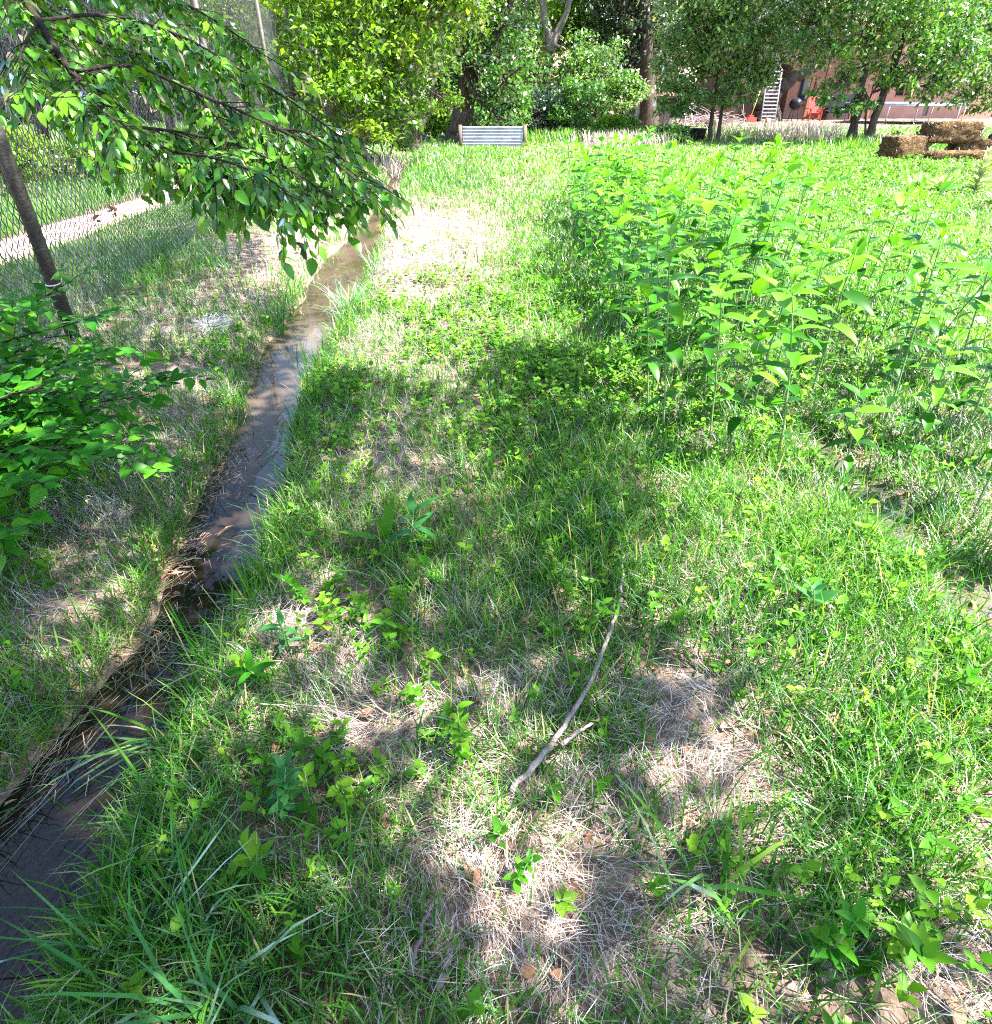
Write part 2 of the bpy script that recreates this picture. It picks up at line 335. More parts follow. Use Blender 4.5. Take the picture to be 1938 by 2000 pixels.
def inpoly(u, v, poly):
    u = np.asarray(u); v = np.asarray(v); ins = np.zeros(u.shape, bool); n = len(poly)
    for i in range(n):
        x1, y1 = poly[i]; x2, y2 = poly[(i + 1) % n]
        cnd = ((y1 > v) != (y2 > v)) & (u < (x2 - x1) * (v - y1) / (y2 - y1 + 1e-9) + x1); ins ^= cnd
    return ins
WEEDPOLY = [(1120, 395), (1110, 445), (1150, 560), (1175, 690), (1290, 850), (1400, 905), (1520, 925), (1640, 985), (1760, 1070), (1930, 1180), (2050, 1180), (2050, 800), (1938, 725), (1800, 625), (1600, 535), (1400, 455), (1250, 405)]
def halfw(y): return .76 * y + 1.05
def sample(y0, y1, dens, seed):
    r = np.random.default_rng(seed)
    A = (y1 - y0) * 2 * halfw((y0 + y1) / 2); n = int(A * dens)
    y = r.uniform(y0, y1, n * 2); k = r.random(n * 2) < halfw(y) / halfw(y1); y = y[k][:n]
    x = r.uniform(-1, 1, len(y)) * halfw(y)
    return x, y, r
YARD_END = 33.0
def masks(x, y):
    z = gz(x, y); u, v = proj(x, y, z)
    st = np.clip(blob(u, v, STRAW), 0, 1.3); co = np.clip(blob(u, v, COVER), 0, 1.2); lu = np.clip(blob(u, v, LUSH), 0, 1)
    return z, u, v, st, co, lu

# ------------------------------------------------------------------ ground
def gridaxis(parts):
    a = []
    for lo, hi, n in parts: a.append(np.linspace(lo, hi, n, endpoint=False))
    a.append([parts[-1][1]]); return np.concatenate(a)
gx = gridaxis([(-260, -40, 12), (-40, -8, 32), (-8, -3.6, 60), (-3.6, 2.6, 170), (2.6, 8, 60), (8, 40, 40), (40, 260, 12)])
gy = gridaxis([(-60, -4, 14), (-4, 0, 20), (0, 6, 150), (6, 14, 130), (14, 26, 120), (26, 50, 50), (50, 300, 20)])
X, Y = np.meshgrid(gx, gy); Z = gz(X, Y)
nx, ny = len(gx), len(gy)
idx = np.arange(nx * ny).reshape(ny, nx)
Q = np.stack([idx[:-1, :-1], idx[:-1, 1:], idx[1:, 1:], idx[1:, :-1]], -1).reshape(-1, 4)
mb = MB(); mb.add(np.stack([X, Y, Z], -1), Q.astype(np.int32)); tag(mb.build('ground', M['soil']), kind='structure')

# water in the ditch, follows the edges and runs a little under the banks
ys = np.concatenate([np.linspace(-3, 6, 70), np.linspace(6.2, 22.5, 60)])
xl, xr = ditch(ys); W_ = np.stack([np.stack([xl - .2 + (xr - xl + .4) * t, ys, np.full(len(ys), WZ) + .004 * np.sin(ys * 3)], -1) for t in np.linspace(0, 1, 6)], 1)
ii = np.arange(len(ys) * 6).reshape(len(ys), 6)
mb = MB(); mb.add(W_, np.stack([ii[:-1, :-1], ii[:-1, 1:], ii[1:, 1:], ii[1:, :-1]], -1).reshape(-1, 4).astype(np.int32))
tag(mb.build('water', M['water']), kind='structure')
mb = MB()
c = gp(1700, 960); mb.add([[c[0] - .8, c[1] - .9, -.030], [c[0] + 1.6, c[1] - .9, -.030], [c[0] + 1.6, c[1] + .6, -.030], [c[0] - .8, c[1] + .6, -.030]], np.array([[0, 1, 2, 3]]))
tag(mb.build('puddle', M['puddle']), kind='structure')
# path beyond the fence
ys = np.linspace(-4, 45, 90); off = path_off(ys)
cols = []
for t in np.linspace(0, 1, 7):
    xx = PATH_X0 + (PATH_X1 - PATH_X0) * t + off + (.06 * np.sin(ys * 2.1 + t * 3) if t in (0, 1) else 0)
    cols.append(np.stack([xx, ys, gz(xx, ys) + .035 - (.05 if t in (0, 1) else 0)], -1))
W_ = np.stack(cols, 1); ii = np.arange(len(ys) * 7).reshape(len(ys), 7)
mb = MB(); mb.add(W_, np.stack([ii[:-1, :-1], ii[:-1, 1:], ii[1:, 1:], ii[1:, :-1]], -1).reshape(-1, 4).astype(np.int32))
tag(mb.build('path', M['dust']), kind='structure')
# bare earth yard before the house
mb = MB(); xs = np.linspace(7.5, 36, 60); ys = np.linspace(33, 47, 40); X, Y = np.meshgrid(xs, ys)
edge = np.minimum(np.minimum(X - 7.5, 36 - X), np.minimum(Y - 33, 47 - Y))
Z = gz(X, Y) + .012 + .03 * vnoise(X, Y, .4, 3) - .1 * (edge < .5)
ii = np.arange(60 * 40).reshape(40, 60)
mb.add(np.stack([X, Y, Z], -1), np.stack([ii[:-1, :-1], ii[:-1, 1:], ii[1:, 1:], ii[1:, :-1]], -1).reshape(-1, 4).astype(np.int32))
M['yard'] = pmat('bare_earth', [(.3, (.07, .047, .04)), (.55, (.15, .11, .095)), (.75, (.30, .235, .21))], 2.2, 8, .95, .5, 12, spec=.1)
tag(mb.build('bare_earth', M['yard']), kind='structure')

# ------------------------------------------------------------------ grass, straw, ground cover (uncountable: stuff)
G = MB(); S = MB(); C = MB(); LT = MB()
bands = [(.15, 1.2, 11000, 1.0), (1.2, 2.2, 8500, 1.0), (2.2, 4, 5600, 1.12), (4, 8, 2400, 1.5), (8, 14, 900, 2.2), (14, 24, 330, 3.4), (24, 42, 95, 5.5)]
for bi, (y0, y1, dens, ws) in enumerate(bands):
    x, y, r = sample(y0, y1, dens, 100 + bi)
    z, u, v, st, co, lu = masks(x, y)
    d = ditch_d(x, y); ok = (d > -.015) & ~on_path(x, y) & ((pud_d(x, y) > -.02 + .05 * r.random(len(x))) | (r.random(len(x)) < .22))
    ok &= ~((x > 8) & (y > 34)) | (r.random(len(x)) < .12)
    cl = fbm(x, y, .35, 21); cl2 = fbm(x, y, 1.4, 22)
    p = np.clip(.46 + 1.5 * (cl - .42) + .8 * (cl2 - .45) + .75 * lu - .62 * st + .30 * (x > 1.2) + .35 * (d < .12), .04, 1)
    left = x < ditch(y)[0]; p = np.where(left & (x > -4.6) & (y < 12), p * .95, p)
    ok &= r.random(len(x)) < p
    x, y, z, st, lu, cl, cl2, d, u, v = [a[ok] for a in (x, y, z, st, lu, cl, cl2, d, u, v)]; n = len(x)
    H = (.055 + .075 * r.random(n) ** 1.4 + .07 * lu + .06 * np.clip(cl2 - .45, 0, 1)) * (1 + .25 * np.clip(ws - 1, 0, 1)) * np.where(y > 7, .9, 1)
    tall = r.random(n) < .03; H = np.where(tall, H * 1.8, H)
    H = np.where(d < .10, H * r.uniform(1, 1.7, n), H); H = np.where((x < -5.7) & (y > 5), H * 2.0, H)
    W = (.0026 + .0028 * r.random(n)) * ws
    ang = r.uniform(0, 2 * pi, n)
    lean = np.abs(r.normal(.25, .28, n)); curl = r.uniform(.1, 1.3, n)
    inw = inpoly(u, v, WEEDPOLY)  # grass under the weeds gets a darker tint, painting in their shade
    t = np.clip(r.normal(.50, .20, n) - .22 * inw + .35 * (cl2 - .5) + .16 * (x > 1.0) - .22 * lu * (y < 3), 0, .93); t = np.where(r.random(n) < .05 + .08 * st, 1.0, t)
    blades(G, np.stack([x, y, z - .005], 1), H, W, ang, lean, curl, t, ang + pi / 2 + r.normal(0, .5, n))
for bi, (y0, y1, dens, ws) in enumerate([(.15, 1.2, 17000, 1), (1.2, 2.4, 13000, 1.05), (2.4, 4.5, 6500, 1.3), (4.5, 9, 1900, 1.9), (9, 16, 480, 3.0), (16, 34, 80, 5)]):
    x, y, r = sample(y0, y1, dens, 200 + bi)
    z, u, v, st, co, lu = masks(x, y); d = ditch_d(x, y)
    ok = (d > .03) & ~on_path(x, y) & (pud_d(x, y) > .03)
    cl = fbm(x, y, .3, 31); p = np.clip(.13 + .9 * (cl - .45) + .8 * st - .3 * lu + .35 * ((d < .35) & (x < ditch(y)[0])), .03, 1); p = np.where(x < -5.8, .1, p)
    ok &= r.random(len(x)) < p
    x, y, z, st, cl = [a[ok] for a in (x, y, z, st, cl)]; n = len(x)
    H = (.035 + .085 * r.random(n) ** 1.3) * (1 + .2 * (ws - 1)); W = (.0006 + .0012 * r.random(n) ** 1.6) * ws
    ang = vnoise(x, y, .22, 33) * 9 + r.normal(0, .8, n)
    lean = r.normal(1.15, .38, n); curl = r.normal(.35, 1.0, n)
    t = np.clip(r.normal(.50, .32, n), 0, 1)
    blades(S, np.stack([x, y, z + .004 + .035 * r.random(n) ** 2], 1), H, W, ang, lean, curl, t, ang + pi / 2 + r.normal(0, .3, n))
for bi, (y0, y1, dens, ws) in enumerate([(.15, 1.5, 900, 1), (1.5, 3, 1000, 1), (3, 6, 800, 1.15), (6, 11, 300, 1.6), (11, 20, 90, 2.6), (20, 34, 26, 4)]):
    x, y, r = sample(y0, y1, dens, 300 + bi)
    z, u, v, st, co, lu = masks(x, y); ok = (ditch_d(x, y) > .03) & ~on_path(x, y) & (pud_d(x, y) > .02)
    cl = fbm(x, y, .4, 41); ok &= r.random(len(x)) < np.clip(.06 + .9 * co * np.clip(.2 + 2.2 * (cl - .35), 0, 1.3) - .15 * st, .02, 1)
    x, y, z, co = [a[ok] for a in (x, y, z, co)]; n = len(x)
    # small leafy sprigs: five to seven leaves on a short stem
    k = 6; hh = (.03 + .08 * r.random(n)) * (1 + .2 * (ws - 1))
    ctr = np.repeat(np.stack([x, y, z], 1), k, 0); f = np.tile(np.linspace(.45, 1, k), n) * np.repeat(hh, k)
    a = np.repeat(r.uniform(0, 6.3, n), k) + np.tile(np.arange(k) * 2.4, n) + r.normal(0, .3, n * k)
    ctr[:, 2] += f
    el = r.normal(.35, .35, n * k)
    ax = np.stack([np.cos(a) * np.cos(el), np.sin(a) * np.cos(el), np.sin(el)], 1)
    nr = np.array([0, 0, 1.0]) + r.normal(0, .25, (n * k, 3))
    Ls = np.repeat((.018 + .022 * r.random(n)) * ws, k) * r.uniform(.7, 1.2, n * k)
    t = np.clip(np.repeat(r.normal(.55, .2, n), k) + r.normal(0, .1, n * k), 0, 1)
    leaves(C, ctr, ax, nr, Ls, Ls * r.uniform(.5, .75, n * k), t, rows=1 if bi > 2 else 2, fold=.3, droop=.15)
# fallen leaves on the straw and along the water
for bi, (y0, y1, dens) in enumerate([(.2, 2.5, 130), (2.5, 6, 50)]):
    x, y, r = sample(y0, y1, dens, 400 + bi); z, u, v, st, co, lu = masks(x, y); d = ditch_d(x, y)
    ok = (d > -.02) & (r.random(len(x)) < .12 + .5 * st + .5 * ((d < .25) & (x < -1)))
    x, y, z = x[ok], y[ok], z[ok]; n = len(x); a = r.uniform(0, 6.3, n)
    leaves(LT, np.stack([x, y, z + .012 + .02 * r.random(n)], 1), np.stack([np.cos(a), np.sin(a), r.normal(0, .15, n)], 1), np.array([0, 0, 1.0]) + r.normal(0, .4, (n, 3)), .025 + .04 * r.random(n), .015 + .015 * r.random(n), np.clip(r.normal(.5, .25, n), 0, 1), 2, .4, .25)
for bi, (y0, y1, dens) in enumerate([(.15, 1.4, 2200), (1.4, 3.2, 1000)]):
    x, y, r = sample(y0, y1, dens, 450 + bi); z, u, v, st, co, lu = masks(x, y); ok = (ditch_d(x, y) > .02) & (r.random(len(x)) < .15 + .7 * st); x, y, z = x[ok], y[ok], z[ok]; n = len(x); a = r.uniform(0, 6.3, n); L0 = .005 + .013 * r.random(n) ** 2
    leaves(LT, np.stack([x, y, z + .004 + .012 * r.random(n)], 1), np.stack([np.cos(a), np.sin(a), r.normal(0, .35, n)], 1), np.array([0, 0, 1.0]) + r.normal(0, .5, (n, 3)), L0, L0 * r.uniform(.25, .7, n), np.clip(r.normal(.75, .3, n), 0, 1), 0, .3, .1)
# leaf litter lying on the left bank (reddish mats at the water's edge)
r = np.random.default_rng(77); WG = MB()
for (cu, cv, sp, n) in [(400, 890, .09, 80), (370, 945, .08, 70), (330, 1080, .07, 60), (350, 1050, .05, 40), (280, 1190, .06, 25), (470, 1290, .06, 40), (450, 1370, .07, 40), (110, 1430, .06, 25), (560, 590, .1, 30), (740, 350, .5, 60)]:
    p0 = gp(cu, cv, -.03); x = p0[0] + r.normal(0, sp, n); y = p0[1] + r.normal(0, sp * 1.6, n); z = np.maximum(gz(x, y), WZ) + .01 + .02 * r.random(n); a = r.normal(1.1, .5, n)
    k = n // 4
    leaves(LT, np.stack([x, y, z], 1)[:k], np.stack([np.cos(a), np.sin(a), r.normal(0, .3, n)], 1)[:k], np.array([0, 0, 1.0]) + r.normal(0, .5, (k, 3)), .025 + .03 * r.random(k), .009 + .012 * r.random(k), np.clip(r.normal(.6, .25, k), 0, 1), 2, .4, .2)
    x = p0[0] + r.normal(0, sp, n * 3); y = p0[1] + r.normal(0, sp * 1.6, n * 3); z = np.maximum(gz(x, y), WZ) + .006 + .015 * r.random(n * 3)
    blades(LT, np.stack([x, y, z], 1), .025 + .06 * r.random(n * 3), .001 + .0012 * r.random(n * 3), r.normal(-1.9, .6, n * 3), r.normal(1.45, .12, n * 3), r.normal(0, .3, n * 3), np.clip(r.normal(.75, .25, n * 3), 0, 1))
# grass trailing in the current, long strands laid downstream
x, y, r = sample(.2, 5.5, 420, 500); d = ditch_d(x, y); ok = (d < .10 * r.random(len(x)) ** 1.5) & (d > -.16) & (r.random(len(x)) < np.where(x < np.mean(ditch(y), 0), .9, .5) * np.where(y < 1.6, 1, .10)); x, y = x[ok], y[ok]; n = len(x)
ang = -pi / 2 - .22 + r.normal(0, .16, n); z = np.maximum(gz(x, y), WZ + .004) + .006
blades(WG, np.stack([x, y, z], 1), .08 + .20 * r.random(n), .0008 + .0014 * r.random(n), ang, r.normal(1.45, .06, n), r.normal(.10, .05, n), np.clip(r.normal(.45, .3, n), 0, 1), ang + pi / 2)
tag(G.build('grass', M['grass']), 'mixed green lawn grass over the whole yard and both banks', 'grass', kind='stuff')
tag(S.build('dry_grass', M['straw']), 'matted pale dead grass lying between the green blades', 'dry grass', kind='stuff')
tag(C.build('ground_cover', M['cover']), 'low small-leaved green weeds creeping through the lawn', 'ground cover', kind='stuff')
tag(LT.build('leaf_litter', M['litter']), 'brown fallen leaves on straw and at the water edge', 'leaf litter', kind='stuff')
tag(WG.build('water_grass', M['wet']), 'long pale grass strands combed downstream by the ditch water', 'water grass', kind='stuff')

# ------------------------------------------------------------------ tall weeds on the right: individuals
def make_weed(seed, h):
    r = np.random.default_rng(seed)
    root = bpy.data.objects.new('tall_weed', None); col.objects.link(root); root['_local'] = 1; root.empty_display_size = .1
    st = MB(); n = 9; tt = np.linspace(0, 1, n); bx, by = r.normal(0, .05, 2)
    path = np.stack([bx * tt ** 2, by * tt ** 2, h * tt], 1); path[:, :2] += np.cumsum(r.normal(0, .0025, (n, 2)), 0)
    st.tube(path, np.linspace(.0048, .0022, n), 6, .5)
    lf = MB(); nn = int(h / .086); a0 = r.uniform(0, pi)
    P, A, Nn, L, W, T, D = [], [], [], [], [], [], []
    for i in range(nn):
        f = .16 + .84 * (i + .5) / nn
        if f < .35 and r.random() < .5: continue
        pos = np.array([np.interp(f, tt, path[:, k]) for k in range(3)])
        top = f > .86
        for s in range(2 if not top else 3):
            a = a0 + i * pi / 2 + s * (pi if not top else 2.1) + r.normal(0, .2)
            el = (.25 if f < .8 else .35 + 2.4 * (f - .8)) + r.normal(0, .18) - (.25 if f < .5 else 0)
            ln = (.07 + .085 * min(1, f * 1.35)) * r.uniform(.8, 1.15) * (1 if f < .93 else .75)
            P.append(pos); A.append([cos(a) * cos(el), sin(a) * cos(el), sin(el)]); Nn.append([-cos(a) * sin(el), -sin(a) * sin(el), cos(el) + .01]); L.append(ln)
            W.append(ln * r.uniform(.36, .50)); T.append(np.clip(.0 + .8 * f + r.normal(0, .20) + .12 * ((seed % 3) - 1), 0, 1)); D.append(r.uniform(.15, .5))  # lower leaves tinted darker, standing in for shade under the top leaves
    for s in range(4):
        a = r.uniform(0, 6.3); P.append(path[-1]); A.append([cos(a) * .5, sin(a) * .5, 1]); Nn.append([-cos(a), -sin(a), .5]); L.append(.045); W.append(.014); T.append(.9); D.append(.1)
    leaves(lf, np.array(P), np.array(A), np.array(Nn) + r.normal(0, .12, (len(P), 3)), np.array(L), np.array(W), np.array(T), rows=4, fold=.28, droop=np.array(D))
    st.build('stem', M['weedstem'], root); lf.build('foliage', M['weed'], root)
    return root
weeds = [make_weed(600 + i, h) for i, h in enumerate([.80, .74, .86, .68, .78, .62, .9, .72, .83, .66])]
def copy_tree(o, parent=None):
    c = o.copy(); col.objects.link(c); c.parent = parent
    for ch in o.children: copy_tree(ch, c)
    return c
r = np.random.default_rng(61); pts = []; tries = 0
wp = np.array([gp(*p) for p in WEEDPOLY]); lo, hi = wp.min(0), wp.max(0)
for k in range(40000):
    x, y = r.uniform(lo[0], hi[0]), r.uniform(lo[1], hi[1]); u, v = proj(x, y, 0.0)
    if not inpoly(u, v, WEEDPOLY): continue
    if pud_d(np.array(x), np.array(y)) < .04: continue
    keep = .25 + .75 * (vnoise(x, y, .6, 51) > .38)
    dens = .20 + .026 * max(0, y - 2) if u < 1450 else .25
    md = .28 if u > 1500 else (.205 if u > 1250 else .185)
    md *= 1 + .03 * y
    if r.random() > keep or any((x - a) ** 2 + (y - b) ** 2 < md * md for a, b in pts): continue
    pts.append((x, y))
pts = pts[:290]
WL = 'tall green weed with paired pointed leaves in the dense stand on the lawn'
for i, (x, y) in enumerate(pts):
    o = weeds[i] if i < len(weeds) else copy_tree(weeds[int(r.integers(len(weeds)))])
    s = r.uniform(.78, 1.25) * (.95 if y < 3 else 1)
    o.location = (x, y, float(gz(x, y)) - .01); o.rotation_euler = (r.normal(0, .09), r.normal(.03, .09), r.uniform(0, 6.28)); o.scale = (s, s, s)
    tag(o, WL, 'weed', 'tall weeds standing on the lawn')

# ------------------------------------------------------------------ small plants close to the camera
def plant(name, u, v, h, n, L, W, mat, label, cat, seed, z=None, up=.5, rows=4, group=None, spread=1.0, stem=True):
    r = np.random.default_rng(seed); p = gp(u, v); p[2] = float(gz(p[0], p[1]))
    root = empty(name, p, label, cat, group)
    tt = np.linspace(0, 1, 6); path = p + np.stack([r.normal(0, .03) * tt ** 2, r.normal(0, .03) * tt ** 2, h * tt], 1)
    if stem:
        sm = MB(); sm.tube(path, np.linspace(.0032, .0014, 6), 5, .5); sm.build('stem', M['weedstem'], root)
    f = np.sort(r.uniform(.25, 1, n)); a = np.arange(n) * 2.4 + r.normal(0, .2, n); el = up * f + r.normal(0, .2, n)
    P = np.stack([np.interp(f, tt, path[:, k]) for k in range(3)], 1)
    A = np.stack([np.cos(a) * np.cos(el), np.sin(a) * np.cos(el), np.sin(el)], 1)
    lf = MB(); ln = L * r.uniform(.7, 1.15, n)
    leaves(lf, P, A, np.array([0, 0, 1.0]) - .5 * A * np.sin(el)[:, None] + r.normal(0, .12, (n, 3)), ln, ln * W / L * r.uniform(.85, 1.15, n), np.clip(r.normal(.55, .2, n), 0, 1), rows, .22, r.uniform(.05, .35, n))
    lf.build('foliage', M[mat], root); return root
plant('milkweed_seedling', 808, 1075, .17, 9, .12, .028, 'bluegreen', 'blue-green milkweed seedling with long narrow leaves beside two dock leaves', 'seedling', 1)
plant('milkweed_seedling', 563, 1270, .14, 8, .075, .022, 'bluegreen', 'blue-green narrow-leaved seedling at the ditch edge, with one broad pale leaf', 'seedling', 2)
plant('milkweed_seedling', 487, 1325, .12, 9, .07, .022, 'shrub', 'bright green rosette seedling leaning over the ditch edge', 'seedling', 3)
plant('dock_plant', 760, 1065, .03, 5, .17, .045, 'cover', 'dock plant with long insect-pitted leaves standing in the shade', 'plant', 4, up=1.0, stem=False)
plant('dock_plant', 1010, 640, .02, 6, .20, .05, 'mull', 'pale dried dock plant lying flat in the sunny lawn', 'plant', 5, up=.2, stem=False)
for k, (u, v, h, n, L, lab) in enumerate([(905, 1500, .20, 22, .05, 'upright pale green goosefoot growing beside the fallen stick'), (560, 1600, .14, 26, .055, 'spreading grey-green goosefoot at the shady ditch bank'),
        (600, 1190, .16, 26, .045, 'soft green nettle-like weed between ditch and seedling'), (780, 1210, .13, 26, .05, 'leafy clump of weeds just under the milkweed seedling'), (610, 860, .16, 30, .045, 'bushy mint-like weed hanging over the right bank of the ditch'),
        (1200, 1150, .12, 20, .04, 'small yellow-green weed at the tip of the fallen stick'), (1740, 1850, .20, 30, .06, 'broad bright weed in the corner beneath the sunlit straw'), (1600, 1890, .16, 18, .06, 'lobed green weed in the shade of the lower lawn'),
        (850, 1150, .12, 16, .05, 'dark green weed in the middle of the shaded lawn'), (510, 1720, .16, 9, .075, 'round-leaved bright green plant in a sun fleck near the dark water'), (1000, 1730, .10, 14, .04, 'small sprig growing out of bare sunlit straw'),
        (900, 930, .12, 22, .035, 'clump of small-leaved weeds at the edge of the straw patch'), (1075, 760, .15, 34, .04, 'dense dark mint-like clump at the head of the shaded lawn'), (975, 810, .14, 30, .04, 'second dense mint-like clump next to the straw strip'),
        (1840, 1360, .12, 12, .05, 'pale spotted weed in the bright right-hand grass'), (430, 700, .12, 22, .04, 'low dark weed beside the pale spider web on the left bank'), (1580, 1215, .15, 6, .09, 'single broad blue-green leaf sprout in the bright grass')]):
    plant('leafy_weed', u, v, h, n, L * .8, L * .36, ['cover', 'shrub', 'weed'][k % 3] if k not in (1, 16) else 'bluegreen', lab, 'weed', 20 + k, up=.9)

# arching grass tufts
def tuft(u, v, n, h, w, mat, label, seed, lean=.35, curl=1.2, z=None, spread=.04, name='grass_tuft', dirn=None):
    r = np.random.default_rng(seed); p = gp(u, v, -.03); p[2] = float(gz(p[0], p[1]))
    b = MB(); x = p[0] + r.normal(0, spread, n); y = p[1] + r.normal(0, spread, n)
    ang = r.uniform(0, 6.3, n) if dirn is None else r.normal(dirn, .9, n)
    # longer blades: two blades end to end give a smooth arch
    H = h * r.uniform(.5, 1.1, n)
    P = np.stack([x, y, np.maximum(gz(x, y), WZ) - .005], 1); W = w * r.uniform(.6, 1.2, n)
    blades(b, P, H, W, ang, np.abs(r.normal(lean, .2, n)), np.abs(r.normal(curl, .35, n)), np.clip(r.normal(.5, .22, n), 0, 1))
    b.v[0] -= p.astype(np.float32)
    o = b.build(name, M[mat]); o.location = p; return tag(o, label, 'grass tuft')
tuft(680, 605, 90, .42, .006, 'tuft', 'pale blue-green tuft arching over the sunlit ditch water', 1, .4, 1.2, spread=.05)
tuft(735, 540, 40, .34, .006, 'tuft', 'smaller pale tuft behind the arching one on the right bank', 2, .3, 1.0)
tuft(600, 700, 16, .26, .005, 'grass', 'dark rushes standing in the lit water under the arching tuft', 3, .15, .3)
tuft(455, 800, 9, .30, .005, 'grass', 'few thin stalks standing along the shaded left water edge', 4, .15, .4)
tuft(420, 1290, 26, .32, .006, 'grass', 'bright green upright blades standing in the ditch water', 5, .15, .5, spread=.035)
tuft(300, 1420, 20, .30, .007, 'grass', 'yellow-green blades leaning down the lit ditch water', 6, .9, .6, spread=.03, dirn=-1.9)
tuft(450, 1985, 40, .30, .008, 'bluegreen', 'broad blue-green blades fanning out at the shady foot of the bank', 7, .5, 1.0, spread=.06)
tuft(270, 1850, 16, .42, .006, 'bluegreen', 'long green blades bending along the dark water', 8, .7, .9, spread=.04, dirn=1.9)
tuft(1380, 1770, 14, .3, .011, 'grass', 'wide-bladed green grass tuft in the lower lawn', 9, .6, 1.0)
tuft(430, 545, 60, .30, .007, 'grass', 'dark green grass tuft on the left bank near the fence post', 10, .25, .9, spread=.07)
tuft(330, 540, 60, .32, .007, 'grass', 'fresh green tuft on the left bank below the path', 11, .25, .9, spread=.09)
tuft(560, 560, 50, .25, .006, 'grass', 'small green tuft at the sunny bend of the left bank', 12, .3, 1, spread=.06)
tuft(1640, 1560, 60, .2, .006, 'grass', 'thick fresh tuft of grass in the bright lawn', 13, .35, 1, spread=.08)
tuft(1000, 1640, 40, .17, .004, 'grass', 'thin reddish-green tuft rising from sunlit straw', 14, .2, .8, spread=.04)
for k, (u, v, n, lab) in enumerate([(320, 640, 160, 'combed heap of dead grass under the shrub tip'), (390, 610, 160, 'grey heap of dead grass beside the fence post'), (270, 690, 120, 'small heap of dead grass against the shrub'), (150, 1010, 120, 'flattened heap of dead grass below the shrub'),
                                    (240, 1250, 140, 'long dead grass hanging into the dark water')]):
    tuft(u, v, n, .22, .0018, 'straw' if k < 4 else 'wet', lab, 40 + k, .7, 1.2, spread=.08, name='dead_grass_clump', dirn=-.9)

# spider web: thin silk threads sagging over the straw
r = np.random.default_rng(5); b = MB(); p = gp(425, 655); p[2] = float(gz(p[0], p[1]))
for k in range(110):
    a = r.uniform(0, 6.3, 2); q = [np.array([cos(t) * .15 * r.uniform(.3, 1), sin(t) * .19 * r.uniform(.3, 1), .06 + .09 * r.random()]) for t in a]
    m = (q[0] + q[1]) / 2 - [0, 0, .02]; b.tube(np.array([q[0], m, q[1]]), .0006, 3, .8, cap=False)
o = b.build('spider_web', M['petal']); o.location = p; tag(o, 'pale spider web sheet over straw on the left bank', 'spider web')

# fallen sticks
def stick(path_px, rad, label, side=None, mat='twig', lift=.05, cat='stick'):
    P = np.array([gp(u, v, .04) for u, v in path_px]); n = len(P)
    t = np.linspace(0, n - 1, n * 4); P = np.stack([np.interp(t, range(n), P[:, k]) for k in range(3)], 1)
    P[:, 2] = gz(P[:, 0], P[:, 1]) + lift; P += np.random.default_rng(len(path_px)).normal(0, .003, P.shape)
    b = MB(); b.tube(P, np.linspace(rad * .7, rad, len(P)), 7, .5, wob=.12)
    if side:
        Q = np.array([gp(u, v, .04) for u, v in side]); Q[:, 2] = gz(Q[:, 0], Q[:, 1]) + lift; b.tube(Q, np.linspace(rad * .8, rad * .4, len(Q)), 6, .5)
    p = P[0].copy(); b.v = [a - p.astype(np.float32) for a in b.v]
    o = b.build('fallen_stick' if cat == 'stick' else 'twig', M[mat]); o.location = p; return tag(o, label, cat)
stick([(1213, 1175), (1195, 1230), (1160, 1330), (1110, 1410), (1060, 1480), (1000, 1550)], .0078, 'long grey forked stick lying across the shaded lawn', [(1095, 1462), (1130, 1435), (1170, 1410)], lift=.06)
stick([(835, 1740), (820, 1800), (800, 1890)], .006, 'short dark stick on the sunlit bare straw', lift=.03)
stick([(880, 1830), (868, 1880), (858, 1920)], .007, 'stub of pale twig next to the short dark stick', lift=.03, cat='twig')
stick([(470, 905), (505, 915), (540, 932)], .0035, 'crooked bleached twig poking out over the ditch water', [(505, 915), (495, 930)], lift=.09, cat='twig')
stick([(1210, 1060), (1215, 1120), (1212, 1165)], .005, 'thin twig lying in grass beyond the forked stick', lift=.06, cat='twig')

# white bindweed flowers in the far right lawn
fb = MB(); a = np.arange(5) * 2 * pi / 5
leaves(fb, np.zeros((5, 3)), np.stack([np.cos(a), np.sin(a), np.full(5, .35)], 1), np.tile([0, 0, 1.0], (5, 1)), .028, .034, .6, 2, .1, .1)
fl = fb.build('white_flower', M['petal']); r = np.random.default_rng(8); k = 0
for (u0, v0, su, sv, n) in [(1780, 430, 90, 35, 26), (1880, 520, 50, 60, 16), (1650, 520, 110, 50, 14), (1850, 640, 50, 60, 6), (1550, 360, 120, 22, 10)]:
    for i in range(n):
        u, v = r.normal(u0, su), r.normal(v0, sv)
        if v < 325 or u > 1980: continue
        p = gp(u, v); o = fl if k == 0 else fl.copy()
        if k: col.objects.link(o)
        k += 1; s = r.uniform(.8, 1.3); o.scale = (s, s, s); o.rotation_euler = (r.normal(0, .4), r.normal(0, .4), r.uniform(0, 6))
        o.location = (p[0], p[1], float(gz(p[0], p[1])) + .13); tag(o, 'small white bindweed flower open in the grass beyond the tall weeds', 'flower', 'white flowers in the lawn')

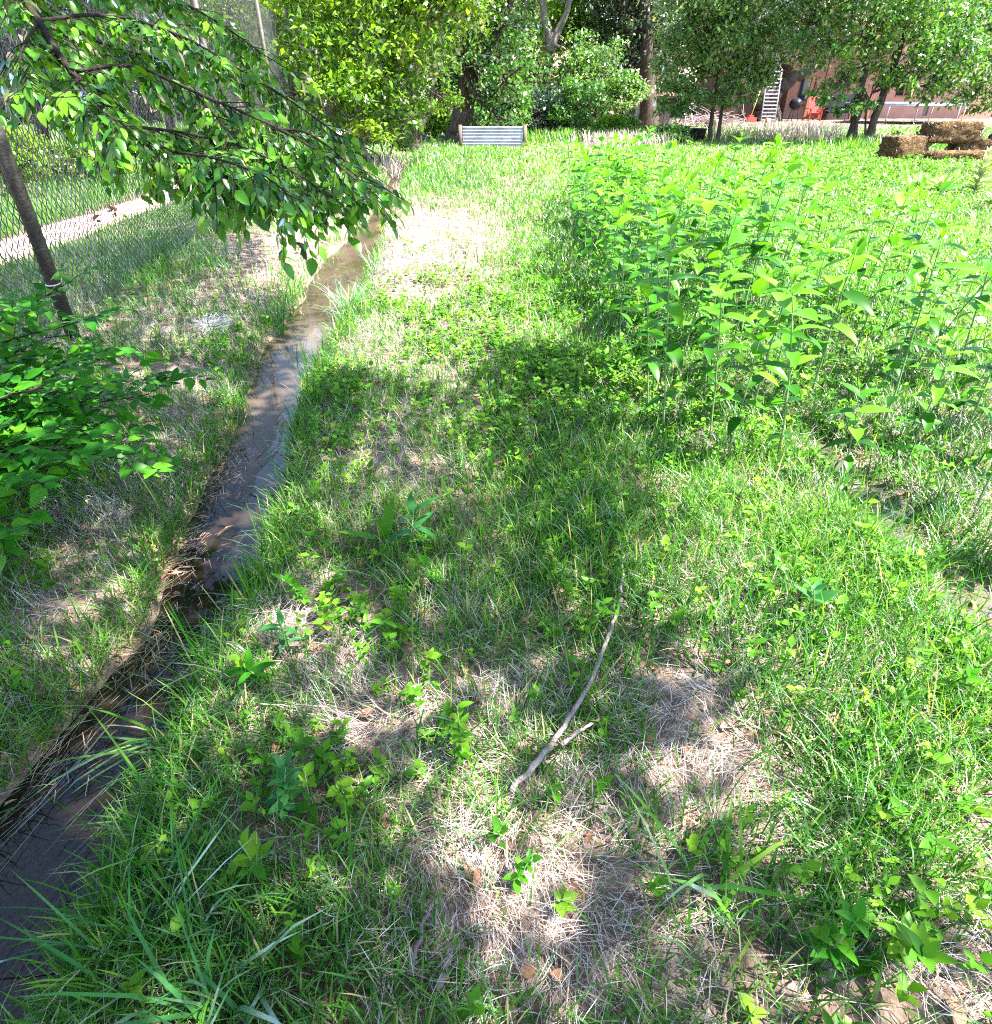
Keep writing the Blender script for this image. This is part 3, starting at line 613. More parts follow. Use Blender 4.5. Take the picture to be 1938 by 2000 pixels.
# mullein plants at the right edge
def mullein(u, v, h, n, L, label, seed):
    r = np.random.default_rng(seed); p = gp(u, v); p[2] = float(gz(p[0], p[1])); root = empty('mullein', p, label, 'plant', 'woolly mullein plants')
    f = np.sort(r.random(n)); a = np.arange(n) * 2.4; el = .35 + .85 * f
    P = p + np.stack([0 * f, 0 * f, h * f], 1); A = np.stack([np.cos(a) * np.cos(el), np.sin(a) * np.cos(el), np.sin(el)], 1)
    b = MB(); ln = L * (1 - .6 * f) * r.uniform(.8, 1.1, n)
    leaves(b, P, A, np.array([0, 0, 1.0]) - A * np.sin(el)[:, None], ln, ln * .34, np.clip(.4 + .5 * f + r.normal(0, .15, n), 0, 1), 4, .3, .2); b.build('foliage', M['mull'], root)
    b = MB(); b.tube(p + np.array([[0, 0, 0], [0, 0, h * .5], [.01, 0, h]]), [.012, .012, .008], 6); b.build('stem', M['weedstem'], root)
mullein(1900, 385, .62, 46, .34, 'tallest woolly mullein with an upright pale leafy spike', 1)
mullein(1795, 372, .15, 26, .34, 'low woolly mullein rosette at the edge of the stand', 2)
mullein(1835, 380, .18, 28, .36, 'wider mullein rosette in the middle of the stand', 3)
mullein(1945, 410, .25, 30, .36, 'mullein rosette cut by the picture edge', 4)

# ------------------------------------------------------------------ chain-link fence on the left
FA = np.array([-2.60, 2.8]); FB = np.array([-3.42, 9.4]); fdir = (FB - FA) / np.linalg.norm(FB - FA)
P1 = np.array([-2.75, 4.0]); P2 = np.array([-3.37, 8.95]); fdir = (P2 - P1) / np.linalg.norm(P2 - P1)
FH = 2.62
root = empty('chain_link_fence', (P1[0], P1[1], 0), 'tall galvanised chain-link fence along the dusty path, on round steel posts', 'fence')
for k, s in enumerate([-4.0, 0.0, 5.0, 9.0, 13.0, 17.0]):
    q = P1 + fdir * s; z0 = float(gz(*q)); b = MB()
    b.tube(np.array([[q[0], q[1], z0 - .1], [q[0] + .005, q[1], z0 + 1.2], [q[0], q[1], z0 + FH + .03]]), .034 if k != 1 else .040, 12); b.build('post', M['pipe'], root)
b = MB(); perp = np.array([-fdir[1], fdir[0]])
off2 = perp * .045
def wire_strip(b, s0, s1, cell, wr, ns):
    # zigzag wires standing upright, each hooked on its neighbour: the diamond pattern
    nw = int((s1 - s0) / cell)
    nz = int(FH / cell)
    for i in range(nw):
        s = s0 + i * cell
        zz = np.arange(nz + 1) * cell
        ph = ((np.arange(nz + 1) + i) % 2)
        ss = s + ph * cell + (0 if i % 1 == 0 else 0)
        o = np.where(ph == 1, .004, -.004)
        for sgn in (0,):
            xy = P1[None] + fdir[None] * ss[:, None] + (off2 + 0)[None] + perp[None] * o[:, None]
            g0 = float(gz(xy[0, 0], xy[0, 1]))
            b.tube(np.stack([xy[:, 0], xy[:, 1], g0 + .03 + zz + .02 * np.sin(ss * 1.1)], 1), wr, ns, .5, cap=False)
wire_strip(b, -3.8, 1.0, .036, .0040, 4); wire_strip(b, 1.0, 5.0, .036, .0036, 3); wire_strip(b, 5.0, 16.0, .045, .0026, 3)
b.build('mesh', M['galv'], root)
b = MB()
for z in (.06, 1.5, FH):
    s = np.linspace(-3.8, 17, 40); xy = P1[None] + fdir[None] * s[:, None] + off2[None] * .8
    b.tube(np.stack([xy[:, 0], xy[:, 1], z + .02 * np.sin(s * 1.3) + 0 * s], 1), .0018, 4, .5)
b.build('tension_wire', M['galv'], root)
b = MB(); q = P1; b.tube(np.array([[q[0] + .045 * cos(t), q[1] + .045 * sin(t), .42 + .01 * sin(t)] for t in np.linspace(0, 2 * pi, 14)]), .0035, 5); b.build('wire_tie', M['steel'], root)
b = MB()
r = np.random.default_rng(2)
qq = [(188, 425), (218, 410)]
for u, v in qq:
    d = ray(u, v); # where that sight line meets the fence
    t = ((P1 - CAM[:2]) @ perp + .06) / (d[:2] @ perp); p = CAM + d * t
    n = 7; leaves(b, p + r.normal(0, .02, (n, 3)), r.normal(0, 1, (n, 3)), r.normal(0, 1, (n, 3)), .05, .03, r.random(n), 2, .5, .4)
b.build('caught_leaf', M['litter'], root)

# ------------------------------------------------------------------ trees
def crown(mb, blobs, n, size, seed, flat=.6, clump=None, asp=.55, tb=.5, rows=0):
    r = np.random.default_rng(seed); vol = np.array([b[3] * b[4] * b[5] for b in blobs]) ** .8; vol /= vol.sum()
    cs = []
    for b, w in zip(blobs, vol):
        m = max(6, int(n * w / (clump or 45))); d = norm(r.normal(size=(m, 3))); rad = r.uniform(.35, 1.0, m) ** .6
        c = np.array(b[:3]) + d * rad[:, None] * np.array(b[3:6]); R = min(b[3:6]); cs.append(np.c_[c, np.full(m, R * .26), np.full(m, r.normal(0, .10))])
    cs = np.vstack(cs); cs[:, 4] += r.normal(0, .12, len(cs)); wi = r.integers(len(cs), size=n); c = cs[wi]
    sg = np.clip(c[:, 3], .09, .55)
    P = c[:, :3] + r.normal(size=(n, 3)) * np.stack([sg, sg, sg * flat], 1)
    a = r.uniform(0, 6.3, n); el = r.normal(-.35, .5, n)
    A = np.stack([np.cos(a) * np.cos(el), np.sin(a) * np.cos(el), np.sin(el)], 1)
    Nn = np.array([0, 0, 1.0]) + r.normal(0, .55, (n, 3))
    L = size * r.uniform(.6, 1.3, n)
    leaves(mb, P, A, Nn, L, L * asp * r.uniform(.8, 1.2, n), np.clip(tb + c[:, 4] + r.normal(0, .16, n), 0, 1), rows, .3, .15)
    return cs
def smooth_path(P, k=5):
    P = np.asarray(P, float); n = len(P)
    if n < 3: t = np.linspace(0, n - 1, k * 2); return np.stack([np.interp(t, range(n), P[:, j]) for j in range(3)], 1)
    out = []
    Q = np.vstack([2 * P[0] - P[1], P, 2 * P[-1] - P[-2]])
    for i in range(1, n):
        p0, p1, p2, p3 = Q[i - 1], Q[i], Q[i + 1], Q[i + 2]
        for t in np.linspace(0, 1, k, endpoint=False):
            out.append(.5 * ((2 * p1) + (-p0 + p2) * t + (2 * p0 - 5 * p1 + 4 * p2 - p3) * t * t + (-p0 + 3 * p1 - 3 * p2 + p3) * t ** 3))
    out.append(P[-1]); return np.array(out)
def tree(name, D, trunks, blobs, n, size, mat, label, bark='bark', seed=0, group=None, cat='tree', twigs=14, asp=.55, tb=.5, clump=None, flare=1.35, dead=0):
    """trunks: [[(u,v),...], radius_m, dDepth]; blobs: (u,v,ru,rv,dD) in photo pixels at distance D"""
    r = np.random.default_rng(seed); dep = depth_of(D, 2.0); s = dep / F
    u0, v0 = trunks[0][0][0] if trunks else (blobs[0][0], None)
    base = at(u0, 500, D); base[2] = float(gz(base[0], base[1]))
    root = empty(name, base, label, cat, group); t = MB(); tips = []
    for k, tr in enumerate(trunks):
        pts_ = []
        for i, (u, v) in enumerate(tr[0]):
            p = at(u, v, D + tr[2] * i / max(1, len(tr[0]) - 1))
            if i == 0 and v > 150 and (len(tr) < 4): p[2] = float(gz(p[0], p[1])) - .08
            pts_.append(p)
        P = smooth_path(pts_, 6); rad = np.linspace(tr[1], tr[1] * .45, len(P)); rad[:4] *= np.linspace(flare, 1.05, 4)
        P[1:-1] += r.normal(0, tr[1] * .10, P[1:-1].shape)
        t.tube(P, rad, 12, .5, wob=.22, seed=seed + k); tips.append(P[-1]); tips.append(P[len(P) * 2 // 3]); tips.append(P[len(P) // 2])
    wb = []
    for (u, v, ru, rv, dD) in blobs:
        c = at(u, v, D + dD); dd = depth_of(D + dD, c[2]) / F; wb.append((c[0], c[1], c[2], ru * dd, (ru + rv) * .5 * dd * .8, rv * dd))
    c = MB(); cs = crown(c, wb, n, size, seed + 11, clump=clump, asp=asp, tb=tb)
    tp = np.array(tips) if tips else base[None]
    for b in wb:                                           # limbs reaching into each part of the crown
        e = np.array(b[:3]); q = tp[np.argmin(((tp - e) ** 2).sum(1) + 4 * np.maximum(0, tp[:, 2] - e[2]) ** 2)]
        m = (q + e) / 2 + r.normal(0, .12, 3) * np.linalg.norm(e - q) + [0, 0, .1 * np.linalg.norm(e - q)]
        rb = .30 * (trunks[0][1] if trunks else .03)
        t.tube(smooth_path([q, m, e], 5), np.linspace(rb, rb * .3, 11), 7, .5)
        sel = np.where(((cs[:, :3] - e) ** 2).sum(1) < (max(b[3:6]) * 1.05) ** 2)[0]
        for j in r.choice(sel, min(len(sel), twigs), replace=False):
            g = cs[j, :3]; o = e + (q - e) * r.uniform(0, .35); t.tube(smooth_path([o, (o + g) / 2 + r.normal(0, .06, 3), g], 3), np.linspace(rb * .32, rb * .1, 7), 5, .5, cap=False)
    for k in range(dead):                                  # bare crooked dead twigs
        b = wb[r.integers(len(wb))]; o = np.array(b[:3]) + norm(r.normal(size=3)) * np.array(b[3:6]) * .8; d = norm(r.normal(size=3) + [0, -.8, -.2]); l = r.uniform(.3, .9)
        t.tube(smooth_path([o, o + d * l * .5 + r.normal(0, .08, 3), o + d * l + r.normal(0, .12, 3)], 4), np.linspace(.014, .004, 9), 5, .5)
    if t.n: t.build('trunk', M[bark], root)
    c.build('crown', M[mat], root); return root

# yellow-green elm on the left bank
tree('elm_tree', 15.0, [([(640, 300), (650, 200), (690, 100), (700, -60), (690, -250)], .11, .5), ([(560, 290), (545, 150), (560, 20), (540, -150)], .07, 1.5), ([(735, 300), (690, 260), (660, 180), (640, 60)], .05, .5)],
     [(600, 60, 90, 90, 0), (720, 90, 110, 90, 0), (820, 60, 100, 80, .5), (650, 200, 80, 60, -.5), (760, 190, 80, 60, .3), (880, 20, 80, 50, 1), (560, 180, 60, 80, .5), (700, -120, 200, 120, .5), (860, -100, 140, 90, 1), (720, 265, 50, 30, -.5), (680, -320, 220, 130, 1)],
     22000, .135, 'elmpale', 'tall yellow-green elm spreading over the left bank of the ditch', 'barkpale', 31, dead=22, tb=.66)
# brush with bare branches at the end of the ditch
tree('willow_shrub', 16.5, [([(752, 318), (745, 285), (725, 250), (690, 225)], .022, 0), ([(755, 318), (770, 280), (800, 240), (840, 225)], .02, 0), ([(750, 318), (735, 300), (690, 280), (640, 275)], .018, 0)],
     [(700, 245, 50, 28, 0), (770, 230, 45, 30, .3), (790, 270, 30, 25, 0), (680, 300, 40, 28, -.5), (640, 340, 45, 40, -2.5)], 7000, .07, 'elmpale', 'scrubby bush with bare grey branches at the far end of the ditch', 'twig', 32, cat='shrub', dead=34)
# big dark trunk by the trough
tree('cottonwood_tree', 24.0, [([(898, 290), (900, 240), (905, 180), (900, 60), (910, -100), (920, -300)], .42, 0), ([(905, 190), (960, 90), (1010, -40), (1040, -200)], .16, 1, 1)],
     [(930, 130, 70, 60, -.5), (990, 160, 50, 50, -.5), (960, 220, 60, 40, -.3), (880, 80, 80, 60, .5), (980, 50, 70, 60, .5), (930, -120, 200, 130, 1), (900, -320, 220, 130, 1)],
     22000, .15, 'tgreen', 'old tree with a very thick dark trunk behind the corrugated panel', 'bark', 33, tb=.35)
tree('cottonwood_tree', 21.5, [([(812, 312), (815, 250), (808, 190), (825, 60), (830, -100)], .17, .5), ([(818, 260), (838, 215), (850, 150)], .07, .3, 1)],
     [(800, 170, 60, 40, .5), (850, 180, 50, 40, .5), (830, -80, 150, 120, 1), (820, 90, 80, 50, 1)], 12000, .10, 'elmpale', 'upright mottled trunk standing where the ditch goes under the trees', 'bark', 34, tb=.4)
# forked tree, centre
tree('forked_tree', 31.0, [([(1062, 268), (1066, 180), (1075, 90), (1062, 20), (1050, -120)], .22, 0), ([(1072, 100), (1092, 55), (1112, 5), (1140, -100)], .16, 0, 1), ([(1010, 265), (1012, 180), (1022, 60), (1040, -60)], .14, .5)],
     [(1010, 100, 50, 60, 0), (1060, 170, 60, 40, -.5), (1120, 120, 50, 50, -.5), (1040, -160, 170, 110, 1), (1150, -140, 120, 100, 1), (1110, 190, 50, 35, -1), (1000, 190, 45, 35, -1), (1030, 40, 45, 35, 1)],
     15000, .18, 'tgreen', 'forked grey-barked tree against a small patch of open sky', 'barkpale', 35, tb=.4)
# dark dense tree, centre right
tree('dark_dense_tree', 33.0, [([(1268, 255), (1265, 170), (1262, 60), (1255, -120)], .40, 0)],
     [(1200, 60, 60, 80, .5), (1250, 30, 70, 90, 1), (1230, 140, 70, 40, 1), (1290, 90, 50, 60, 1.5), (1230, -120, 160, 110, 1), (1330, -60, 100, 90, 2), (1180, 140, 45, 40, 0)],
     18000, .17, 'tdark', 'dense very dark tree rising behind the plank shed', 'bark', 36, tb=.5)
# leafy shrubs before the plank shed and picket fence
for k, (u, v, D, ru, rv, mat, lab) in enumerate([(1065, 215, 27, 55, 45, 'tdark', 'dark upright shrub between trough and picket fence'), (1130, 205, 26.5, 60, 50, 'tgreen', 'bluish-green bush touching the picket fence'), (1215, 175, 27.5, 55, 35, 'tpale', 'pale silvery bush leaning over the plank shed'),
        (1200, 245, 25.5, 45, 22, 'elmpale', 'low yellow-green bush left of the plank shed'), (1300, 262, 23.5, 60, 14, 'tgreen', 'low grey-green bush behind the black tub'), (1000, 205, 26, 40, 40, 'tgreen', 'hanging leafy bush right of the thick trunk'),
        (860, 225, 27, 55, 35, 'elmpale', 'pale bush between the mottled trunk and the thick dark trunk'), (940, 235, 29, 60, 30, 'tgreen', 'shaded bush filling in behind the corrugated panel'), (1160, 130, 30, 70, 60, 'tpale', 'tall pale bush between forked tree and dark dense tree')]):
    g = at(u, 500, D); vb = proj(g[0], g[1], 0.0)[1]
    tree('garden_shrub', D, [([(u - 8, float(vb)), (u - 4, (v + float(vb)) / 2), (u, v)], .035, 0), ([(u + 12, float(vb)), (u + 10, (v + float(vb)) / 2), (u + 20, v - 5)], .028, 0)],
         [(u - ru * .4, v + rv * .2, ru * .6, rv * .7, 0), (u + ru * .4, v, ru * .6, rv * .8, .3), (u, v - rv * .4, ru * .6, rv * .6, 0), (u, v + rv * .6, ru * .8, rv * .5, -.3)], 3300, .14, mat, lab, 'bark', 50 + k, cat='shrub')
# pale young tree with twin thin trunks
tree('young_tree', 24.5, [([(1386, 282), (1392, 215), (1402, 150), (1420, 40), (1430, -80)], .075, 0), ([(1402, 280), (1410, 215), (1420, 160), (1440, 80)], .07, .2)],
     [(1340, 120, 50, 45, 0), (1420, 90, 70, 50, -.3), (1490, 110, 60, 50, 0), (1370, 60, 60, 45, .4), (1460, 40, 70, 45, .4), (1330, 180, 45, 25, 0), (1450, 150, 60, 30, 0), (1410, -60, 130, 90, 0), (1310, 100, 40, 40, .5), (1380, 175, 45, 26, -.4), (1320, 205, 40, 20, .2), (1450, 185, 45, 22, -.2)],
     20000, .15, 'tpale', 'young pale-leaved tree with two thin trunks on the lawn edge', 'bark', 37, tb=.6, dead=3)
# old massive trunk behind the ladder
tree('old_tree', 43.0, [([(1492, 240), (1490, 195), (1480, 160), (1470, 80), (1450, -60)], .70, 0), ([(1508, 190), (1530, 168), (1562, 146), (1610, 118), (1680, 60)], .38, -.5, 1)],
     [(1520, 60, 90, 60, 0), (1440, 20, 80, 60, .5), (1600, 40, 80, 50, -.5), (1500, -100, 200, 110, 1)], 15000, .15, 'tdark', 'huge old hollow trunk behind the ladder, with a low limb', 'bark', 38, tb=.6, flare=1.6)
# two leaning trunks at the right
tree('leaning_tree', 23.5, [([(1662, 285), (1672, 215), (1690, 130), (1705, 40), (1715, -90)], .125, 0), ([(1694, 268), (1715, 215), (1745, 130), (1775, 40), (1800, -80)], .125, .6), ([(1690, 268), (1693, 215), (1705, 180), (1728, 150)], .03, .5, 1)],
     [(1600, 90, 70, 50, -.2), (1680, 60, 80, 60, -.4), (1760, 90, 80, 60, 0), (1640, 160, 50, 30, -.4), (1840, 110, 80, 60, .2), (1720, 150, 60, 26, .3), (1740, -60, 170, 90, 0), (1600, -40, 100, 60, 0), (1880, 40, 80, 70, .3), (1560, 40, 50, 50, 0), (1690, 190, 35, 20, -.3), (1610, 195, 40, 22, -.6), (1780, 165, 55, 26, -.3), (1830, 175, 45, 22, 0), (1650, 215, 25, 12, -.5), (1750, -220, 220, 120, 0)],
     28000, .15, 'tgreen', 'leafy tree on two leaning trunks in front of the house', 'bark', 39, tb=.62)
tree('leafy_tree', 26.0, [([(1990, 270), (1985, 150), (1970, 30), (1960, -100)], .16, 0)],
     [(1880, 130, 70, 60, 0), (1930, 60, 80, 70, 0), (1900, 190, 50, 26, -.5), (1980, 150, 70, 60, 0), (1950, -80, 150, 100, 0), (1840, 60, 60, 50, .5)], 14000, .15, 'tgreen', 'bright leafy tree hanging in from the edge beside the hay bales', 'bark', 40, tb=.7)
# beyond the fence at left
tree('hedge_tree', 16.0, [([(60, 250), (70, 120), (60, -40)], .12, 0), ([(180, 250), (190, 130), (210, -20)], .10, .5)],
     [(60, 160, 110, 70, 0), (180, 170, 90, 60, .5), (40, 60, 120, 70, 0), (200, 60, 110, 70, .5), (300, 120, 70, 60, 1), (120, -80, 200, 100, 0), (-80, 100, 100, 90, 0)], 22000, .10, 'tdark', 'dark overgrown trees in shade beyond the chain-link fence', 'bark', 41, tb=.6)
tree('hedge_tree', 19.0, [([(330, 270), (325, 150), (340, 20)], .12, 0)], [(330, 120, 90, 70, 0), (420, 90, 90, 80, 0), (480, 160, 70, 60, .5), (400, -60, 160, 100, 0), (290, 40, 100, 60, -1), (480, 20, 80, 70, 0)], 18000, .10, 'elmpale', 'light green tree beyond the fence, behind the hanging branch', 'bark', 42, tb=.5)
for k, (u, v, D, ru, rv, mat, lab) in enumerate([(90, 300, 12.5, 70, 36, 'elmpale', 'tall sunlit yellow-green weeds bush beyond the path'), (200, 310, 12.5, 60, 34, 'elmpale', 'sunlit bush beyond the path next to the taller one'), (20, 300, 10.5, 60, 60, 'elmpale', 'bright bush beyond the path at the picture edge'), (430, 300, 17.0, 60, 28, 'tgreen', 'dusty shrub where path meets the fence')]):
    g = at(u, 500, D); vb = float(proj(g[0], g[1], 0.0)[1])
    tree('wild_bush', D, [([(u, vb), (u + 5, v)], .02, 0), ([(u + 15, vb), (u + 25, v)], .02, 0)], [(u - ru * .4, v + rv * .3, ru * .6, rv * .8, 0), (u + ru * .4, v + rv * .2, ru * .6, rv * .7, 0), (u, v - rv * .3, ru * .6, rv * .6, 0)], 4500, .07, mat, lab, 'bark', 70 + k, cat='bush', tb=.6)
# far trees closing the view
r = np.random.default_rng(90)
for k in range(22):
    u = -250 + k * 112 + r.normal(0, 20); D = r.uniform(50, 62) if u > 1250 else r.uniform(36, 48)
    if 1050 < u < 1130: continue
    tree('distant_tree', D, [([(u, 260), (u + r.normal(0, 8), 150), (u + r.normal(0, 15), 0)], .25, 0)], [(u, 120, 85, 55, 0), (u + 30, 40, 90, 60, 1), (u - 40, 60, 80, 60, -1), (u, -60, 110, 60, 0), (u + 10, 195, 70, 36, 0), (u - 30, 225, 60, 24, -1), (u + 50, 225, 60, 24, 1)],
         7000, .36, ['tgreen', 'elmpale', 'tpale'][k % 3], 'distant leafy tree in the green mass closing off the yard', 'bark', 200 + k, group='distant trees behind the yard', twigs=3)

# ------------------------------------------------------------------ overhead tree: hanging branch at upper left, unseen crown shaped to throw the shade
SUN_AZ, SUN_EL = radians(102), radians(60)
SD = np.array([sin(SUN_AZ) * cos(SUN_EL), cos(SUN_AZ) * cos(SUN_EL), sin(SUN_EL)])
SHADE = [([(150, 500), (400, 450), (470, 470), (540, 590), (600, 700), (560, 840), (350, 900), (250, 700)], .95), ([(0, 530), (150, 500), (250, 480), (400, 445), (470, 460), (520, 540), (560, 620), (620, 690), (600, 740), (600, 800), (560, 900), (540, 1000), (530, 1120), (430, 1260), (390, 1450), (340, 1600), (150, 2000), (-900, 2000), (-500, 530)], 1.0),
         ([(600, 770), (680, 725), (790, 775), (900, 775), (960, 700), (1060, 690), (1130, 730), (1150, 820), (1210, 920), (1240, 1020), (1250, 1130), (1250, 1250), (1200, 1330), (1180, 1450), (1050, 1500), (900, 1520), (780, 1500), (640, 1600), (450, 1700), (400, 1500), (560, 1300), (620, 1100), (590, 900)], .60),
         ([(330, 1650), (640, 1560), (740, 1640), (760, 1800), (780, 2000), (780, 2300), (-300, 2300), (150, 2000)], .72),
         ([(1150, 1640), (1230, 1560), (1400, 1620), (1560, 1720), (1700, 1680), (1820, 1750), (1850, 1840), (1780, 2000), (1780, 2300), (780, 2300), (780, 2000), (950, 2000), (960, 1900), (1120, 1850)], .55),
         ([(1230, 1180), (1330, 1250), (1420, 1400), (1420, 1560), (1250, 1540), (1180, 1440)], .40)]
LIGHT = [(20, 900, 200, 230, .30), (400, 890, 45, 30, .9), (365, 950, 45, 30, .8), (470, 985, 40, 40, .8), (330, 1060, 40, 30, .8), (330, 1410, 40, 80, 1), (780, 905, 110, 50, .8), (700, 880, 60, 50, .5), (720, 1420, 70, 60, .6), (600, 1200, 50, 70, .8), (640, 1370, 60, 60, .6), (540, 1000, 40, 60, .5),
         (960, 1690, 200, 140, 1.2), (460, 1310, 40, 30, .7), (880, 1400, 60, 70, .5), (1000, 1480, 60, 40, .5), (700, 1050, 60, 40, .4), (560, 640, 60, 60, .5), (520, 1740, 60, 80, .6), (620, 1620, 60, 50, .4), (1350, 1900, 80, 60, .3), (900, 1000, 60, 50, .2)]
r = np.random.default_rng(17); n = 60000
x = r.uniform(-6.5, 2.2, n); y = r.uniform(-1.2, 9.5, n); u, v = proj(x, y, 0 * x)
p = np.zeros(n)
for poly, a in SHADE: p = np.maximum(p, a * inpoly(u, v, poly))
p = np.where((y < .55) & (x < .9), np.maximum(p, .8), p)
p = p - blob(u, v, LIGHT); p *= np.where((v > 1400) & (u < 330), 1.1, np.clip(.25 + 2.6 * (fbm(x, y, .24, 71) - .30), 0, 1.2))
BRANCH = [(-60, -120), (520, -120), (600, 150), (720, 300), (760, 440), (620, 470), (430, 390), (230, 210), (-40, 190)]
gap = np.zeros(n, bool)
for zb in (1.35, 1.65, 1.95):                              # crown thinned so that sun reaches the drooping branch
    ub, vb = proj(x + SD[0] / SD[2] * zb, y + SD[1] / SD[2] * zb, zb); gap |= inpoly(ub, vb, BRANCH)
p = np.where(gap, p * .42, p)
keep = r.random(n) < p * .30; x, y = x[keep], y[keep]; n = len(x); print('shade sprays', n)
h = 3.4 + 2.3 * fbm(x, y, .9, 72) + r.uniform(0, .5, n)
Cc = np.stack([x, y, 0 * x], 1) + SD[None] * (h / SD[2])[:, None]
# where the water mirrors the sky between v 960 and 1290, sprays are left out of the crown
mz = 2 * WZ - CAMH; tm = (WZ - mz) / (Cc[:, 2] - mz); um, vm = proj(Cc[:, 0] * tm, Cc[:, 1] * tm, WZ + 0 * tm); op = ~((vm > 930) & (vm < 1300) & (um > 240) & (um < 560)); x, y, Cc = x[op], y[op], Cc[op]; n = len(x)
k = 10; P = np.repeat(Cc, k, 0) + r.normal(0, .10, (n * k, 3)); a = r.uniform(0, 6.3, n * k); el = r.normal(-.3, .4, n * k)
A = np.stack([np.cos(a) * np.cos(el), np.sin(a) * np.cos(el), np.sin(el)], 1); Ls = .10 * r.uniform(.7, 1.3, n * k)
base = np.array([-2.35, -1.3, 0.0]); root = empty('shade_elm', base, 'large elm overhanging the ditch, one leafy branch drooping beside the fence', 'tree')
cr = MB(); leaves(cr, P, A, np.array([0, 0, 1.0]) + r.normal(0, .45, (n * k, 3)), Ls, Ls * .55, np.clip(r.normal(.5, .2, n * k), 0, 1), 1, .25, .2)
cr.build('crown', M['elm'], root)  # out-of-view leaf sprays, set towards the sun above the mapped shade
tk = MB(); trunkp = smooth_path([base + [0, 0, -.1], base + [.1, 0, 1.2], base + [.0, .2, 2.6], base + [.3, .5, 4.0]], 6); tk.tube(trunkp, np.linspace(.26, .15, len(trunkp)), 14, .5, wob=.2)
top = trunkp[-1]
# limbs reach to cluster centres of the crown
cent = Cc[r.choice(n, 14, replace=False)]
for it in range(6):
    lab_ = np.argmin(((Cc[:, None] - cent[None]) ** 2).sum(2), 1); cent = np.array([Cc[lab_ == j].mean(0) if (lab_ == j).any() else cent[j] for j in range(14)])
for j in range(14):
    s0 = trunkp[-1 - (j % 6)]; m = (s0 + cent[j]) / 2 + [0, 0, .35]; tk.tube(smooth_path([s0, m, cent[j]], 6), np.linspace(.07, .02, 13), 8, .5)
    mem = np.where(lab_ == j)[0]
    for q in r.choice(mem, min(len(mem), 26), replace=False): tk.tube(smooth_path([cent[j], (cent[j] + Cc[q]) / 2 + r.normal(0, .08, 3), Cc[q]], 3), np.linspace(.014, .004, 7), 5, .5, cap=False)
tk.build('trunk', M['bark'], root)
# drooping branch in view
br = MB(); lf = MB(); r = np.random.default_rng(23)
def limb(px, r0, r1):
    P = smooth_path([atd(u, v, d) for u, v, d in px], 6); br.tube(P, np.linspace(r0, r1, len(P)), 7, .5, wob=.1); return P
main = limb([(-60, -260, 2.05), (10, -70, 2.0), (75, 40, 1.95), (140, 140, 1.9), (240, 240, 1.88), (330, 295, 1.85), (430, 340, 1.8), (530, 375, 1.78)], .014, .003)
br.tube(smooth_path([trunkp[-8], (trunkp[-8] + main[0]) / 2 + [0, 0, .3], main[0]], 6), np.linspace(.045, .015, 13), 8, .5)
subs = [main[8:]]
subs.append(limb([(140, 140, 1.9), (260, 130, 1.95), (380, 180, 2.0), (520, 240, 1.98), (630, 300, 1.95), (700, 355, 1.9)], .006, .002))
subs.append(limb([(75, 40, 1.95), (200, 30, 2.1), (330, 60, 2.15), (460, 130, 2.2), (580, 205, 2.2), (670, 270, 2.15)], .006, .002))
subs.append(limb([(240, 245, 1.88), (360, 260, 1.95), (480, 290, 1.95), (590, 345, 1.9), (640, 385, 1.88)], .005, .0016))
subs.append(limb([(10, -70, 2.0), (160, -60, 2.15), (300, -20, 2.25), (420, 40, 2.3), (520, 110, 2.3)], .006, .002))
subs.append(limb([(330, 295, 1.85), (420, 310, 1.75), (510, 340, 1.7), (570, 385, 1.7)], .004, .0015))
subs.append(limb([(75, 40, 1.95), (40, 110, 1.8), (60, 170, 1.75)], .004, .0015))
subs.append(limb([(140, 140, 1.9), (180, 200, 1.75), (250, 250, 1.7)], .004, .0015))
subs.append(limb([(0, -90, 2.0), (60, -10, 2.2), (140, 60, 2.3), (250, 100, 2.35), (380, 130, 2.35)], .005, .002))
subs.append(limb([(380, 180, 2.0), (440, 250, 1.95), (470, 310, 1.9), (490, 360, 1.85)], .004, .0015))
subs.append(limb([(520, 250, 1.98), (600, 260, 2.05), (670, 310, 2.05), (715, 370, 2.0)], .004, .0015))
P_, A_, N_, L_, T_ = [], [], [], [], []
for P in subs:
    seg = np.linalg.norm(np.diff(P, axis=0), axis=1); cum = np.concatenate([[0], np.cumsum(seg)]); s = .03; side = 1
    while s < cum[-1]:
        o = np.array([np.interp(s, cum, P[:, j]) for j in range(3)]); tg = norm(np.array([np.interp(min(s + .02, cum[-1]), cum, P[:, j]) for j in range(3)]) - o + 1e-6)
        lat = norm(np.cross(tg, [0, 0, 1.0])) * side; side = -side
        ln = r.uniform(.05, .20); d = norm(tg * .7 + lat * .7 + np.array([0, 0, r.normal(-.35, .3)]) + r.normal(0, .2, 3)); e = o + d * ln + [0, 0, -.25 * ln]
        br.tube(np.array([o, (o + e) / 2 + [0, 0, .01], e]), [.0018, .0013, .0008], 4, .5, cap=False)
        m = int(3 + ln / .026)
        for j in range(m):
            q = o + (e - o) * (j + .6) / m; ld = norm(d * .5 + np.cross(d, [0, 0, 1]) * (1 if j % 2 else -1) * .8 + np.array([0, 0, r.normal(-.55, .3)]) + r.normal(0, .2, 3))
            P_.append(q); A_.append(ld); N_.append(np.array([0, -.15, 1.0]) + r.normal(0, .45, 3)); L_.append(r.uniform(.024, .054)); T_.append(r.normal(.62, .28))
        s += r.uniform(.008, .0155)
